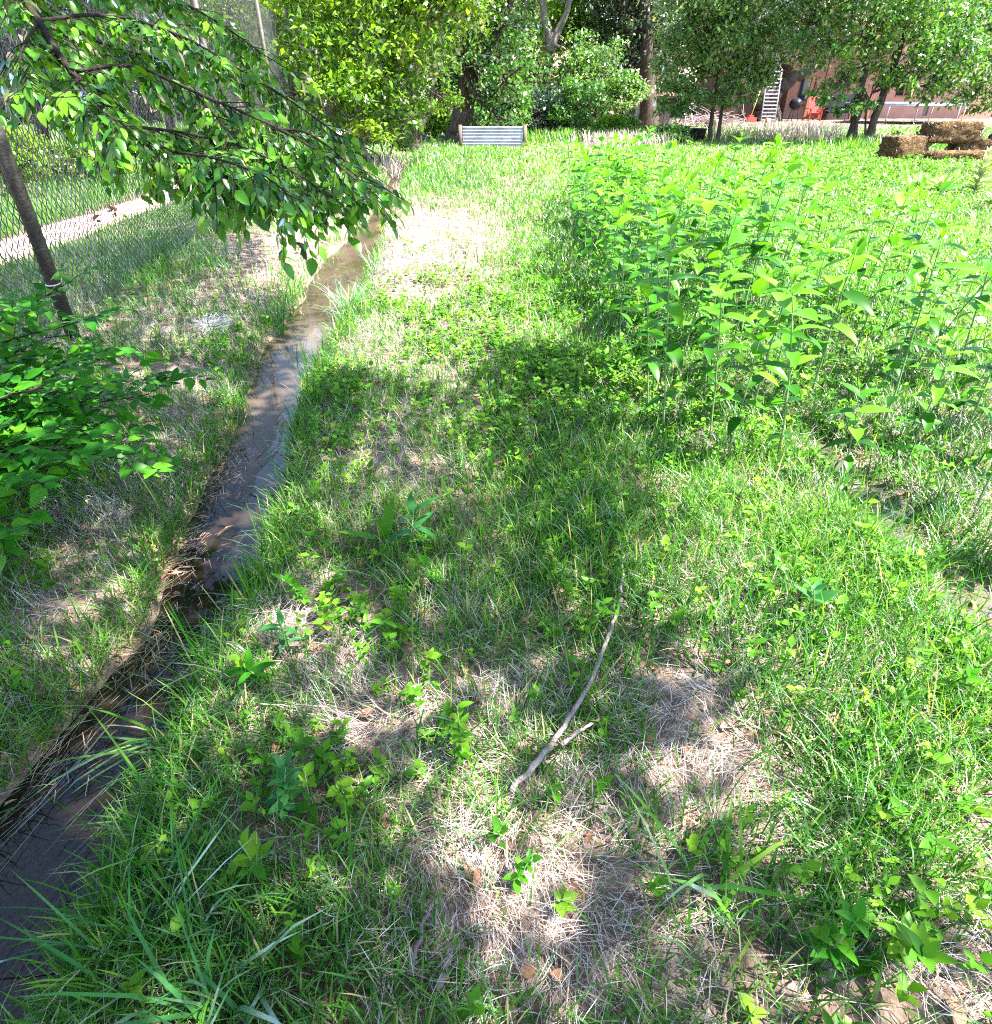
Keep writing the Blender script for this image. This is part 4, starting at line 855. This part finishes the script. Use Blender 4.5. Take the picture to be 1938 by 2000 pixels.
Ls = np.array(L_); leaves(lf, np.array(P_), np.array(A_), np.array(N_), Ls, Ls * r.uniform(.46, .6, len(Ls)), np.clip(T_, 0, 1), 5, .22, r.uniform(.0, .3, len(Ls)), serr=.05)
print('branch leaves', len(Ls))
br.build('branch', M['barkdark'], root); lf.build('branch_leaves', M['elm'], root)

# shrub at the left edge
base = np.array([-2.35, 1.75, float(gz(-2.35, 1.75))]); root = empty('elm_sapling', base, 'bright green broad-leaved sapling bush on the left bank below the fence post', 'shrub')
br = MB(); lf = MB(); r = np.random.default_rng(29); P_, A_, N_, L_, T_ = [], [], [], [], []
tips = [(120, 560, 2.9), (60, 600, 2.8), (180, 620, 2.75), (30, 700, 2.5), (150, 700, 2.6), (290, 770, 2.45), (240, 850, 2.35), (90, 780, 2.4), (170, 840, 2.3), (20, 850, 2.2), (120, 900, 2.15), (280, 900, 2.2), (-40, 780, 2.3), (-30, 640, 2.7), (60, 930, 2.05), (-20, 960, 2.0), (200, 770, 2.6), (350, 735, 2.5), (90, 660, 2.7), (220, 690, 2.7), (20, 1020, 1.95), (-60, 900, 2.1), (140, 760, 2.45), (60, 820, 2.3)]
for (u, v, d) in tips:
    e = atd(u, v, d); m = (base + e) / 2 + np.array([0, 0, .16]) + r.normal(0, .04, 3); Pt = smooth_path([base + r.normal(0, .03, 3) * [1, 1, 0], m, e], 7); br.tube(Pt, np.linspace(.007, .0018, len(Pt)), 6, .5)
    for i in range(4, len(Pt)):
        for s in (-1, 1):
            tg = norm(Pt[i] - Pt[i - 1]); lat = norm(np.cross(tg, [0, 0, 1.0])) * s
            ln = r.uniform(.05, .17); dd = norm(tg * .8 + lat * .8 + [0, 0, r.normal(.1, .25)]); o = Pt[i]; e2 = o + dd * ln
            br.tube(np.array([o, e2]), [.0018, .001], 4, .5, cap=False); mm = int(2 + ln / .035)
            for j in range(mm):
                P_.append(o + dd * ln * (j + 1) / mm); A_.append(norm(dd * .6 + np.cross(dd, [0, 0, 1]) * (1 if j % 2 else -1) * .75 + r.normal(0, .2, 3))); N_.append(np.array([0, -.2, 1.0]) + r.normal(0, .3, 3)); L_.append(r.uniform(.045, .085)); T_.append(r.normal(.5, .22))
Ls = np.array(L_); leaves(lf, np.array(P_), np.array(A_), np.array(N_), Ls, Ls * .52, np.clip(T_, 0, 1), 4, .2, r.uniform(.05, .3, len(Ls)))
print('shrub leaves', len(Ls))
br.build('stem', M['barkdark'], root); lf.build('foliage', M['shrub'], root)

# ------------------------------------------------------------------ corrugated panel by the ditch
D = 21.5; L_ = at(905, 300, D); R_ = at(1020, 297, D); z0 = -.05; Wd = R_[0] - L_[0]
root = empty('corrugated_panel', (L_[0], D, 0), 'corrugated zinc sheet standing on edge between two short wooden posts', 'panel')
hgt = .50; nz, nxp = 60, 6; zz = np.linspace(0, hgt, nz); xs = np.linspace(0, Wd, nxp)
mb = MB(); V = np.array([[[L_[0] + xx, D + .018 * sin(z / hgt * 2 * pi * 6) + s, z0 + .12 + z + .0 * xx] for xx in xs] for s in (0, .006) for z in zz]).reshape(2, nz, nxp, 3)
ii = np.arange(nz * nxp).reshape(nz, nxp); Q = np.stack([ii[:-1, :-1], ii[:-1, 1:], ii[1:, 1:], ii[1:, :-1]], -1).reshape(-1, 4)
mb.add(V.reshape(-1, 3), np.vstack([Q, Q[:, ::-1] + nz * nxp]).astype(np.int32)); mb.build('sheet', M['corr'], root)
for xx in (L_[0] - .07, R_[0] + .07):
    b = MB(); b.box((xx, D + .02, .26), (.10, .10, .70), rz=.1); b.build('post', M['postwood'], root)

# ------------------------------------------------------------------ hay bales
def bale(u0, v_mid, D, length, hgt, dep_, rz, label, zc=None, seed=0):
    r = np.random.default_rng(seed); c = at(u0, v_mid, D)
    if zc is not None: c[2] = zc
    n1, n2 = 22, 10
    def sheet(f, na, nb):
        a, b_ = np.meshgrid(np.linspace(-1, 1, na), np.linspace(-1, 1, nb)); return f(a, b_), na, nb
    mb = MB()
    for f, na, nb in [sheet(lambda a, b_: np.stack([a, -1 + 0 * a, b_], -1), n1, n2), sheet(lambda a, b_: np.stack([-a, 1 + 0 * a, b_], -1), n1, n2), sheet(lambda a, b_: np.stack([a, b_, 1 + 0 * a], -1), n1, n2), sheet(lambda a, b_: np.stack([a, -b_, -1 + 0 * a], -1), n1, n2),
                      sheet(lambda a, b_: np.stack([1 + 0 * a, a, b_], -1), n2, n2), sheet(lambda a, b_: np.stack([-1 + 0 * a, -a, b_], -1), n2, n2)]:
        q = f.reshape(-1, 3); e = np.maximum(np.abs(q[:, [0, 1, 2]]), 0)
        q4 = q / (np.abs(q) ** 9).sum(1)[:, None] ** (1 / 9.0)
        # two twine lines pinch the bale; its faces are lumpy
        pinch = 1 - .06 * np.exp(-((np.abs(q4[:, 0]) - .45) / .05) ** 2)
        w = 1 + .22 * (vnoise(q4[:, 0] * 3 + q4[:, 1] * 2, q4[:, 2] * 3 + q4[:, 1], .5, seed) - .5)
        q5 = q4 * np.array([length / 2, dep_ / 2, hgt / 2]); q5[:, 1:] *= (pinch * w)[:, None]; q5[:, 0] *= w
        ii = np.arange(na * nb).reshape(nb, na); Q = np.stack([ii[:-1, :-1], ii[:-1, 1:], ii[1:, 1:], ii[1:, :-1]], -1).reshape(-1, 4)
        mb.add(q5 @ rot(0, 0, rz).T + c, Q.astype(np.int32))
    root = empty('hay_bale', c - [0, 0, hgt / 2], label, 'hay bale', 'stacked hay bales'); mb.build('bale_body', M['hay'], root)
    b = MB(); n = 700; d = r.uniform(-1, 1, (n, 3)); ax = r.integers(0, 3, n); d[np.arange(n), ax] = np.sign(d[np.arange(n), ax]); d = d / (np.abs(d) ** 9).sum(1)[:, None] ** (1 / 9.)
    P = (d * np.array([length / 2, dep_ / 2, hgt / 2])) @ rot(0, 0, rz).T + c; a = r.uniform(0, 6.3, n)
    blades(b, P, r.uniform(.04, .11, n), np.full(n, .006), a, r.uniform(.3, 2.4, n), r.uniform(-.5, .5, n), r.random(n)); b.build('loose_straw', M['straw'], root)
    b = MB()
    for s in (-.45, .45):
        q = np.array([[s * length / 2, cos(t), sin(t)] for t in np.linspace(0, 2 * pi, 33)]); q[:, 1:] /= (np.abs(q[:, 1:]) ** 9).sum(1)[:, None] ** (1 / 9.); q *= [1, dep_ / 2 * .955, hgt / 2 * .955]; b.tube(q @ rot(0, 0, rz).T + c, .007, 4, .5)
    b.build('twine', M['litter'], root)
bale(1858, 258, 18.3, 1.42, .46, .50, .10, 'topmost golden hay bale lying across the gap of two lower bales', seed=1)
bale(1768, 286, 18.0, 1.45, .46, .55, .55, 'hay bale at the open end of the stack, sunlit on top', seed=2)
bale(1915, 290, 18.4, 1.45, .42, .50, -.06, 'grey weathered hay bale in the middle row of the stack', seed=3)
bale(1885, 314, 17.4, 1.9, .42, .55, -.03, 'lowest flattened hay bale half hidden by grass', seed=4)
bale(1990, 262, 18.4, 1.2, .42, .50, .05, 'upper hay bale cut off by the picture edge', seed=5)

# ------------------------------------------------------------------ house and what stands before it
Dh = 47.0
xa, xb = at(1535, 200, Dh)[0], at(1945, 200, Dh)[0]; zt = 4.6
root = empty('adobe_house', ((xa + xb) / 2, Dh, 0), 'low pink adobe house with large windows behind the leaning tree', 'house')
def xz(u, v): q = at(u, v, Dh); return q[0], q[2]
op = [(1553, 150, 1600, 200), (1606, 140, 1622, 205), (1628, 150, 1660, 200), (1745, 152, 1795, 190), (1800, 158, 1832, 226)]
rects = sorted([(xz(a, d)[0], xz(a, d)[1], xz(c_, b_)[0], xz(a, b_)[1]) for a, b_, c_, d in op])
mb = MB(); cur = xa; th = .4
for (x0, z0, x1, z1) in rects:
    mb.box(((cur + x0) / 2, Dh + th / 2, zt / 2 - .1), (x0 - cur, th, zt + .2))
    if z0 > .1: mb.box(((x0 + x1) / 2, Dh + th / 2, z0 / 2 - .1), (x1 - x0, th, z0 + .2))
    mb.box(((x0 + x1) / 2, Dh + th / 2, (z1 + zt) / 2), (x1 - x0, th, zt - z1)); cur = x1
mb.box(((cur + xb) / 2, Dh + th / 2, zt / 2 - .1), (xb - cur, th, zt + .2))
mb.box((xa + .2, Dh + 4.2, zt / 2), (.4, 7.4, zt)); mb.box((xb - .2, Dh + 4.2, zt / 2), (.4, 7.4, zt)); mb.box(((xa + xb) / 2, Dh + 8, zt / 2), (xb - xa, .4, zt))
mb.build('wall', M['adobe'], root, smooth=False)
mb = MB(); mb.box(((xa + xb) / 2, Dh + 3.6, zt + .12), (xb - xa + 1.2, 9.6, .24)); mb.build('roof', M['wood'], root, smooth=False)
for k, (x0, z0, x1, z1) in enumerate(rects):
    if k == 4:
        d = MB(); d.box(((x0 + x1) / 2, Dh + .12, (z0 + z1) / 2), (x1 - x0 - .02, .06, z1 - z0 - .02)); dr = d.build('door', M['greywood'], root, smooth=False); dr['label'] = 'weathered grey plank door'
        continue
    f = MB(); w = .09
    f.box((x0 + w / 2, Dh + .1, (z0 + z1) / 2), (w, .16, z1 - z0)); f.box((x1 - w / 2, Dh + .1, (z0 + z1) / 2), (w, .16, z1 - z0)); f.box(((x0 + x1) / 2, Dh + .1, z1 - w / 2), (x1 - x0 - 2 * w, .16, w)); f.box(((x0 + x1) / 2, Dh + .08, z0 + w / 2), (x1 - x0 - 2 * w, .2, w))
    if x1 - x0 > 1.2: f.box(((x0 + x1) / 2, Dh + .1, (z0 + z1) / 2), (w * .8, .14, z1 - z0 - 2 * w))
    fw = f.build('window', M['wood'], root, smooth=False)
    g = MB(); g.box(((x0 + x1) / 2, Dh + .16, (z0 + z1) / 2), (x1 - x0 - .1, .02, z1 - z0 - .1)); g.build('pane', M['glass'] if k != 3 else M['dark'], fw, smooth=False) if False else None
    g.v = [a - np.array(root.location, np.float32) for a in g.v]
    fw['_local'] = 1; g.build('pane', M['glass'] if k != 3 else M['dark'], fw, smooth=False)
    if k < 2:
        cu = MB(); cu.box((x0 + (x1 - x0) * .72 - root.location[0], Dh + .145 - root.location[1], (z0 + z1) / 2), ((x1 - x0) * .3, .012, z1 - z0 - .3), ry=.10); cu.build('curtain', M['curtain'], fw, smooth=False)
b = MB(); b.box(((rects[0][0] + rects[2][2]) / 2, Dh - .12, rects[0][1] - .06), (rects[2][2] - rects[0][0] + .3, .24, .10)); b.build('sill', M['wood'], root, smooth=False)
for u in (1578, 1604, 1668, 1700):
    x0 = at(u, 200, Dh - 1.6)[0]; b = MB(); b.box((x0, Dh - 1.6, 1.95), (.18, .18, 3.9)); b.build('porch_post', M['wood'], root, smooth=False)
b = MB(); b.box(((at(1560, 200, Dh)[0] + at(1720, 200, Dh)[0]) / 2, Dh - 1.2, 4.0), (6.2, 1.6, .14)); b.build('porch_roof', M['wood'], root, smooth=False)

# brown outbuilding left of the big trunk
D = 46.5; xa, xb = at(1392, 200, D)[0], at(1500, 200, D)[0]
root = empty('adobe_outbuilding', ((xa + xb) / 2, D, 0), 'shaded brown adobe outbuilding left of the huge trunk', 'building')
mb = MB(); mb.box(((xa + xb) / 2, D + 2, 1.7), (xb - xa, 4, 3.5)); mb.build('wall', M['adobedark'], root, smooth=False)
mb = MB(); mb.box(((xa + xb) / 2, D + 2, 3.55), (xb - xa + .5, 4.5, .2)); mb.build('roof', M['greywood'], root, smooth=False)
# plank shed
D = 33.5; xa, xb = at(1243, 200, D)[0], at(1318, 200, D)[0]; xm = at(1265, 200, D)[0]; zt = at(1280, 190, D)[2]
root = empty('plank_shed', ((xa + xb) / 2, D, 0), 'small plank shed with one bleached end under the dark tree', 'shed')
mb = MB(); r = np.random.default_rng(4); nb = 12
for k in range(nb):
    w = (xb - xa) / nb; x0 = xa + w * (k + .5)
    mb.box((x0, D, zt / 2 + r.uniform(-.05, .05)), (w - .012, .04, zt), ry=r.normal(0, .01))
mb.build('plank_wall', M['greywood'], root, smooth=False)
mb = MB(); mb.box((xa + .02, D + 1.1, zt / 2), (.05, 2.1, zt)); mb.box((xb - .02, D + 1.1, zt / 2), (.05, 2.1, zt)); mb.build('side_wall', M['greywood'], root, smooth=False)
mb = MB(); mb.box(((xa + xb) / 2, D + 1.0, zt + .08), (xb - xa + .4, 2.6, .1), rx=.06); mb.build('roof', M['adobedark'], root, smooth=False)
mb = MB(); mb.box(((xa + xm) / 2, D - .05, zt * .52), (xm - xa, .04, zt * .96)); mb.build('bleached_board', M['whitewood'], root, smooth=False)
# picket fence and pink-roofed cabin
D = 33.0; x0, x1 = at(985, 230, D)[0], at(1110, 230, D)[0]; root = empty('picket_fence', (x0, D, 0), 'bleached picket fence seen between the thick trunk and the bushes', 'fence')
mb = MB(); r = np.random.default_rng(6); k = x0
while k < x1:
    mb.box((k, D, .55 + r.uniform(-.06, .06)), (.10, .025, 1.25), ry=r.normal(0, .04)); k += .13
mb.build('pickets', M['whitewood'], root, smooth=False)
for z in (.35, .95):
    b = MB(); b.box(((x0 + x1) / 2, D + .04, z), (x1 - x0, .04, .08)); b.build('rail', M['whitewood'], root, smooth=False)
b = MB(); b.box((x0 - .2, D - .1, .45), (.25, .2, 1.1), ry=-.35); b.build('leaning_post', M['greywood'], root, smooth=False)
D = 44; c = at(1060, 190, D); root = empty('cabin', (c[0], D, 0), 'pink-roofed cabin glimpsed through leaves behind the picket fence', 'cabin')
mb = MB(); mb.box((c[0], D + 2, 1.1), (5.5, 4, 2.2)); mb.build('wall', M['adobe'], root, smooth=False)
mb = MB(); mb.box((c[0], D + .6, 2.75), (6.2, 3.2, .12), rx=.45); mb.box((c[0], D + 3.4, 2.75), (6.2, 3.2, .12), rx=-.45); mb.build('roof', M['roof'], root, smooth=False)

# ladder leaning on the old trunk
D = 41.0; a = at(1499, 243, D); b_ = at(1502, 168, D); w = .38; root = empty('ladder', (a[0], D, 0), 'pale ladder with many close rungs propped against the huge trunk', 'ladder')
zt = 2.45
for s in (-1, 1):
    b = MB(); b.tube(np.array([[a[0] + s * w, D, 0], [a[0] + s * w, D + .55, zt]]), .035, 6); b.build('rail', M['steel'], root)
for k in range(14):
    f = (k + .7) / 14.4; b = MB(); b.box((a[0], D + .55 * f - .01, zt * f), (2 * w, .05, .075), rx=-.6); b.build('rung', M['galv'], root, smooth=False)
# trampoline
D = 40.0; c = at(1765, 216, D); R = 3.0; zt = .92; root = empty('trampoline', (c[0], D, 0), 'round trampoline with a faded blue pad beside the house', 'trampoline')
th = np.linspace(0, 2 * pi, 49)
b = MB(); b.tube(np.stack([c[0] + R * np.cos(th), D + R * .8 * np.sin(th), 0 * th + zt - .06], 1), .035, 7); b.build('frame', M['steel'], root)
def ringmesh(r0, r1, z, h):
    b = MB(); V = []
    for rr, zz in ((r0, z), (r1, z), (r1, z - h), (r0, z - h)): V.append(np.stack([c[0] + rr * np.cos(th[:-1]), D + rr * .8 * np.sin(th[:-1]), 0 * th[:-1] + zz], 1))
    V = np.vstack(V); n = 48; Q = []
    for k in range(4):
        for j in range(n): Q.append([k * n + j, k * n + (j + 1) % n, ((k + 1) % 4) * n + (j + 1) % n, ((k + 1) % 4) * n + j])
    b.add(V, np.array(Q, np.int32)); return b
ringmesh(R * .86, R * 1.01, zt + .03, .10).build('pad', M['bluepad'], root)
b = MB(); V = np.vstack([[c[0], D, zt - .03], np.stack([c[0] + R * .87 * np.cos(th[:-1]), D + R * .7 * np.sin(th[:-1]), 0 * th[:-1] + zt], 1)]); b.add(V, np.array([[0, 1 + j, 1 + (j + 1) % 48] for j in range(48)], np.int32)); b.build('mat', M['black'], root)
for k in range(4):
    t = pi / 4 + k * pi / 2; b = MB()
    for s in (-.14, .14): b.tube(np.array([[c[0] + R * cos(t + s), D + R * .8 * sin(t + s), zt - .08], [c[0] + R * cos(t + s * .9), D + R * .8 * sin(t + s * .9), .05]]), .026, 6)
    b.tube(np.array([[c[0] + R * cos(t - .13), D + R * .8 * sin(t - .13), .06], [c[0] + R * cos(t + .13), D + R * .8 * sin(t + .13), .06]]), .026, 6); b.build('leg', M['steel'], root)
# red garden chair
D = 43.0; c = at(1585, 232, D); c[2] = 0; root = empty('garden_chair', c, 'red slatted garden chair facing away before the porch', 'chair')
b = MB()
for k in range(5): b.box(c + [-.24 + .12 * k, .12, .78], (.105, .03, .85 + .06 * (2 - abs(k - 2))), rx=-.35)
b.build('backrest', M['red'], root, smooth=False)
b = MB()
for k in range(5): b.box(c + [0, -.38 + .11 * k, .42 - .03 * k], (.58, .10, .03), rx=.1)
b.build('seat', M['red'], root, smooth=False)
for s in (-1, 1):
    b = MB(); b.box(c + [s * .36, -.12, .62], (.13, .72, .035)); b.build('armrest', M['red'], root, smooth=False)
    b = MB(); b.box(c + [s * .33, -.42, .3], (.07, .09, .60)); b.build('leg', M['red'], root, smooth=False)
    b = MB(); b.box(c + [s * .30, .18, .17], (.04, .85, .10), rx=-.25); b.build('leg', M['red'], root, smooth=False)
# black porch bench and black barbecue
D = 44.5; c = at(1640, 234, D); c[2] = 0; root = empty('porch_bench', c, 'black high-backed bench with a pale cushion on the porch', 'bench')
b = MB(); b.box(c + [0, .35, .85], (2.1, .08, .9), rx=-.12); b.build('backrest', M['black'], root, smooth=False)
b = MB(); b.box(c + [0, 0, .42], (2.1, .75, .12)); b.build('seat', M['black'], root, smooth=False)
b = MB(); b.box(c + [.35, -.02, .53], (1.2, .6, .10)); b.build('cushion', M['whitewood'], root, smooth=False)
for s in (-1, 1):
    b = MB(); b.box(c + [s * 1.0, 0, .36], (.09, .75, .72)); b.build('armrest', M['black'], root, smooth=False)
D = 42.5; c = at(1548, 232, D); c[2] = 0; root = empty('barbecue', c, 'black kettle barbecue on legs beside the huge trunk', 'barbecue')
t = np.linspace(0, pi, 12); b = MB(); b.tube(np.stack([0 * t + c[0], 0 * t + c[1], c[2] + .85 - .30 * np.cos(t)], 1), np.maximum(.36 * np.sin(t), .01), 14); b.build('kettle', M['black'], root)
for k in range(3):
    a = k * 2.1; b = MB(); b.tube(np.array([c + [.15 * cos(a), .15 * sin(a), .65], c + [.32 * cos(a), .32 * sin(a), 0]]), .02, 6); b.build('leg', M['black'], root)
# lawn tool with a red head
D = 40.5; c = at(1466, 235, D); c[2] = 0; root = empty('lawn_trimmer', c, 'red-headed garden tool with a long yellow handle leaning at the trunk', 'garden tool')
b = MB(); b.tube(np.array([c + [-.05, 0, .15], c + [.45, .5, 1.75]]), .022, 6); b.build('handle', M['yellow'], root)
b = MB(); b.box(c + [-.05, -.05, .14], (.55, .4, .24), rz=.3); b.box(c + [-.05, -.05, .30], (.25, .22, .14), rz=.3); b.build('head', M['red'], root, smooth=False)
# stumps and stakes
for k, (u, v, D, h, rad, lab) in enumerate([(1319, 255, 33, .42, .08, 'short pale stake right of the plank shed'), (1395, 258, 31.0, .45, .10, 'sawn stake behind the twin-trunked young tree'), (1493, 262, 31, .50, .11, 'sawn stump below the ladder'), (1026, 262, 30, .38, .08, 'thin stake before the picket fence')]):
    p = at(u, v, D); z0 = float(gz(p[0], p[1])); b = MB(); tt = np.linspace(0, 1, 5); b.tube(np.stack([p[0] + .03 * tt, p[1] + 0 * tt, z0 - .05 + (h + .05) * tt], 1), rad * np.array([1.1, 1, .97, .96, .95]), 10, wob=.1)
    b.v = [a - np.array([p[0], p[1], z0], np.float32) for a in b.v]; o = b.build('wooden_stump', M['stump']); o.location = (p[0], p[1], z0); tag(o, lab, 'stump')
# black tub
D = 25.5; c = at(1362, 262, D); c[2] = float(gz(c[0], c[1])); root = empty('black_tub', c, 'round black plastic tub in the grass by the young tree', 'tub')
b = MB(); b.tube(np.array([c + [0, 0, 0], c + [0, 0, .12], c + [0, 0, .34]]), [.24, .27, .31], 20, cap=False); b.tube(np.array([c + [0, 0, .02], c + [0, 0, .03]]), [.2, .2], 20); b.build('tub_body', M['black'], root)
b = MB(); b.tube(np.stack([c[0] + .31 * np.cos(th), c[1] + .31 * np.sin(th), c[2] + .34 + 0 * th], 1), .016, 6); b.build('rim', M['black'], root)
# poles leaning at the shed, brush pile
D = 33; c = at(1342, 250, D)
for k, (dx, lab) in enumerate([(0, 'pale pole leaning beside the plank shed'), (.35, 'thinner pole leaning next to the pale one')]):
    b = MB(); b.tube(np.array([[0, 0, 0], [-.42, .5, 1.55 - .3 * k]]), .03 - .008 * k, 6); o = b.build('leaning_pole', M['whitewood']); o.location = (c[0] + dx, D, 0); tag(o, lab, 'pole')
b = MB(); r = np.random.default_rng(12); c = at(1378, 240, 35.5)
for k in range(160):
    p = np.array([r.normal(0, .8), r.normal(0, .5), abs(r.normal(.25, .18))]); d = norm(r.normal(size=3) * [1, 1, .35]) * r.uniform(.3, .8); b.tube(np.array([p - d, p + r.normal(0, .05, 3), p + d]), .013, 4, cap=False)
o = b.build('brush_pile', M['twig']); o.location = (c[0], 35.5, 0); tag(o, 'pile of dry brush and twigs under the trees', 'brush pile')
# tall dry grass clumps at the lawn edge
def dryclump(u, v, D, w, h, n, mat, label, seed):
    r = np.random.default_rng(seed); p = at(u, v, D); p[2] = float(gz(p[0], p[1])); b = MB(); x = r.normal(0, w / 2.2, n); y = r.normal(0, .45, n)
    blades(b, np.stack([x, y, 0 * x], 1), h * r.uniform(.5, 1.2, n), r.uniform(.012, .022, n), r.uniform(0, 6.3, n), np.abs(r.normal(.2, .25, n)), r.uniform(.1, 1.0, n), np.clip(r.normal(.55, .25, n), 0, 1))
    o = b.build('dry_grass_clump', M[mat]); o.location = p; tag(o, label, 'dry grass')
dryclump(1215, 284, 22.5, 1.5, .45, 900, 'straw', 'heap of white dead grass at the lawn edge before the shrubs', 1)
dryclump(1545, 272, 26, 2.6, .62, 1100, 'straw', 'tall tawny dry grass below the ladder', 2)
dryclump(1440, 275, 26, 2.4, .5, 900, 'mull', 'greenish tall grass between twin trunks and ladder', 3)
dryclump(760, 345, 15.2, .4, .4, 260, 'straw', 'tawny dead grass hanging at the far ditch mouth', 4)
dryclump(1100, 270, 24.5, 3.5, .45, 1200, 'grass', 'strip of tall shaded grass right of the corrugated panel', 5)
dryclump(1760, 290, 21, 3.0, .40, 900, 'grass', 'tall shaded grass round the leaning trunks and bales', 6)

# ------------------------------------------------------------------ light, sky, camera
w = bpy.data.worlds.new('World'); scene.world = w; w.use_nodes = True; nt = w.node_tree; bg = nt.nodes['Background']
sky = nt.nodes.new('ShaderNodeTexSky'); sky.sky_type = 'NISHITA'; sky.sun_disc = False; sky.sun_elevation = SUN_EL; sky.sun_rotation = SUN_AZ; sky.air_density = 1.0; sky.dust_density = 1.0
nt.links.new(sky.outputs[0], bg.inputs[0]); bg.inputs[1].default_value = .11
sl = bpy.data.lights.new('sun', 'SUN'); sl.energy = 5.0; sl.angle = radians(.5); sl.color = (1.0, .95, .88); so = bpy.data.objects.new('sun', sl); col.objects.link(so)
from mathutils import Vector
so.rotation_euler = Vector(SD).to_track_quat('Z', 'Y').to_euler(); so.location = (20, 20, 40)
cam = bpy.data.cameras.new('camera'); cam.sensor_fit = 'VERTICAL'; cam.sensor_height = 36; cam.sensor_width = 36; cam.lens = F / 2000 * 36; cam.clip_start = .02; cam.clip_end = 2000
co = bpy.data.objects.new('camera', cam); col.objects.link(co); co.location = CAM; co.rotation_euler = (pi / 2 - PITCH, 0, 0); scene.camera = co
scene.view_settings.view_transform = 'Standard'; scene.view_settings.look = 'None'; scene.view_settings.gamma = 1; scene.view_settings.exposure = 2.65
scene.cycles.use_denoising = False; scene.cycles.filter_width = 1.15; scene.cycles.max_bounces = 6; scene.cycles.diffuse_bounces = 3; scene.cycles.glossy_bounces = 2; scene.cycles.transmission_bounces = 4; scene.cycles.transparent_max_bounces = 4
scene.cycles.caustics_reflective = False; scene.cycles.caustics_refractive = False; scene.cycles.sample_clamp_indirect = 6
for o in bpy.data.objects:
    if '_local' in o.keys(): del o['_local']
print('TOTAL verts', sum(len(m.vertices) for m in bpy.data.meshes))
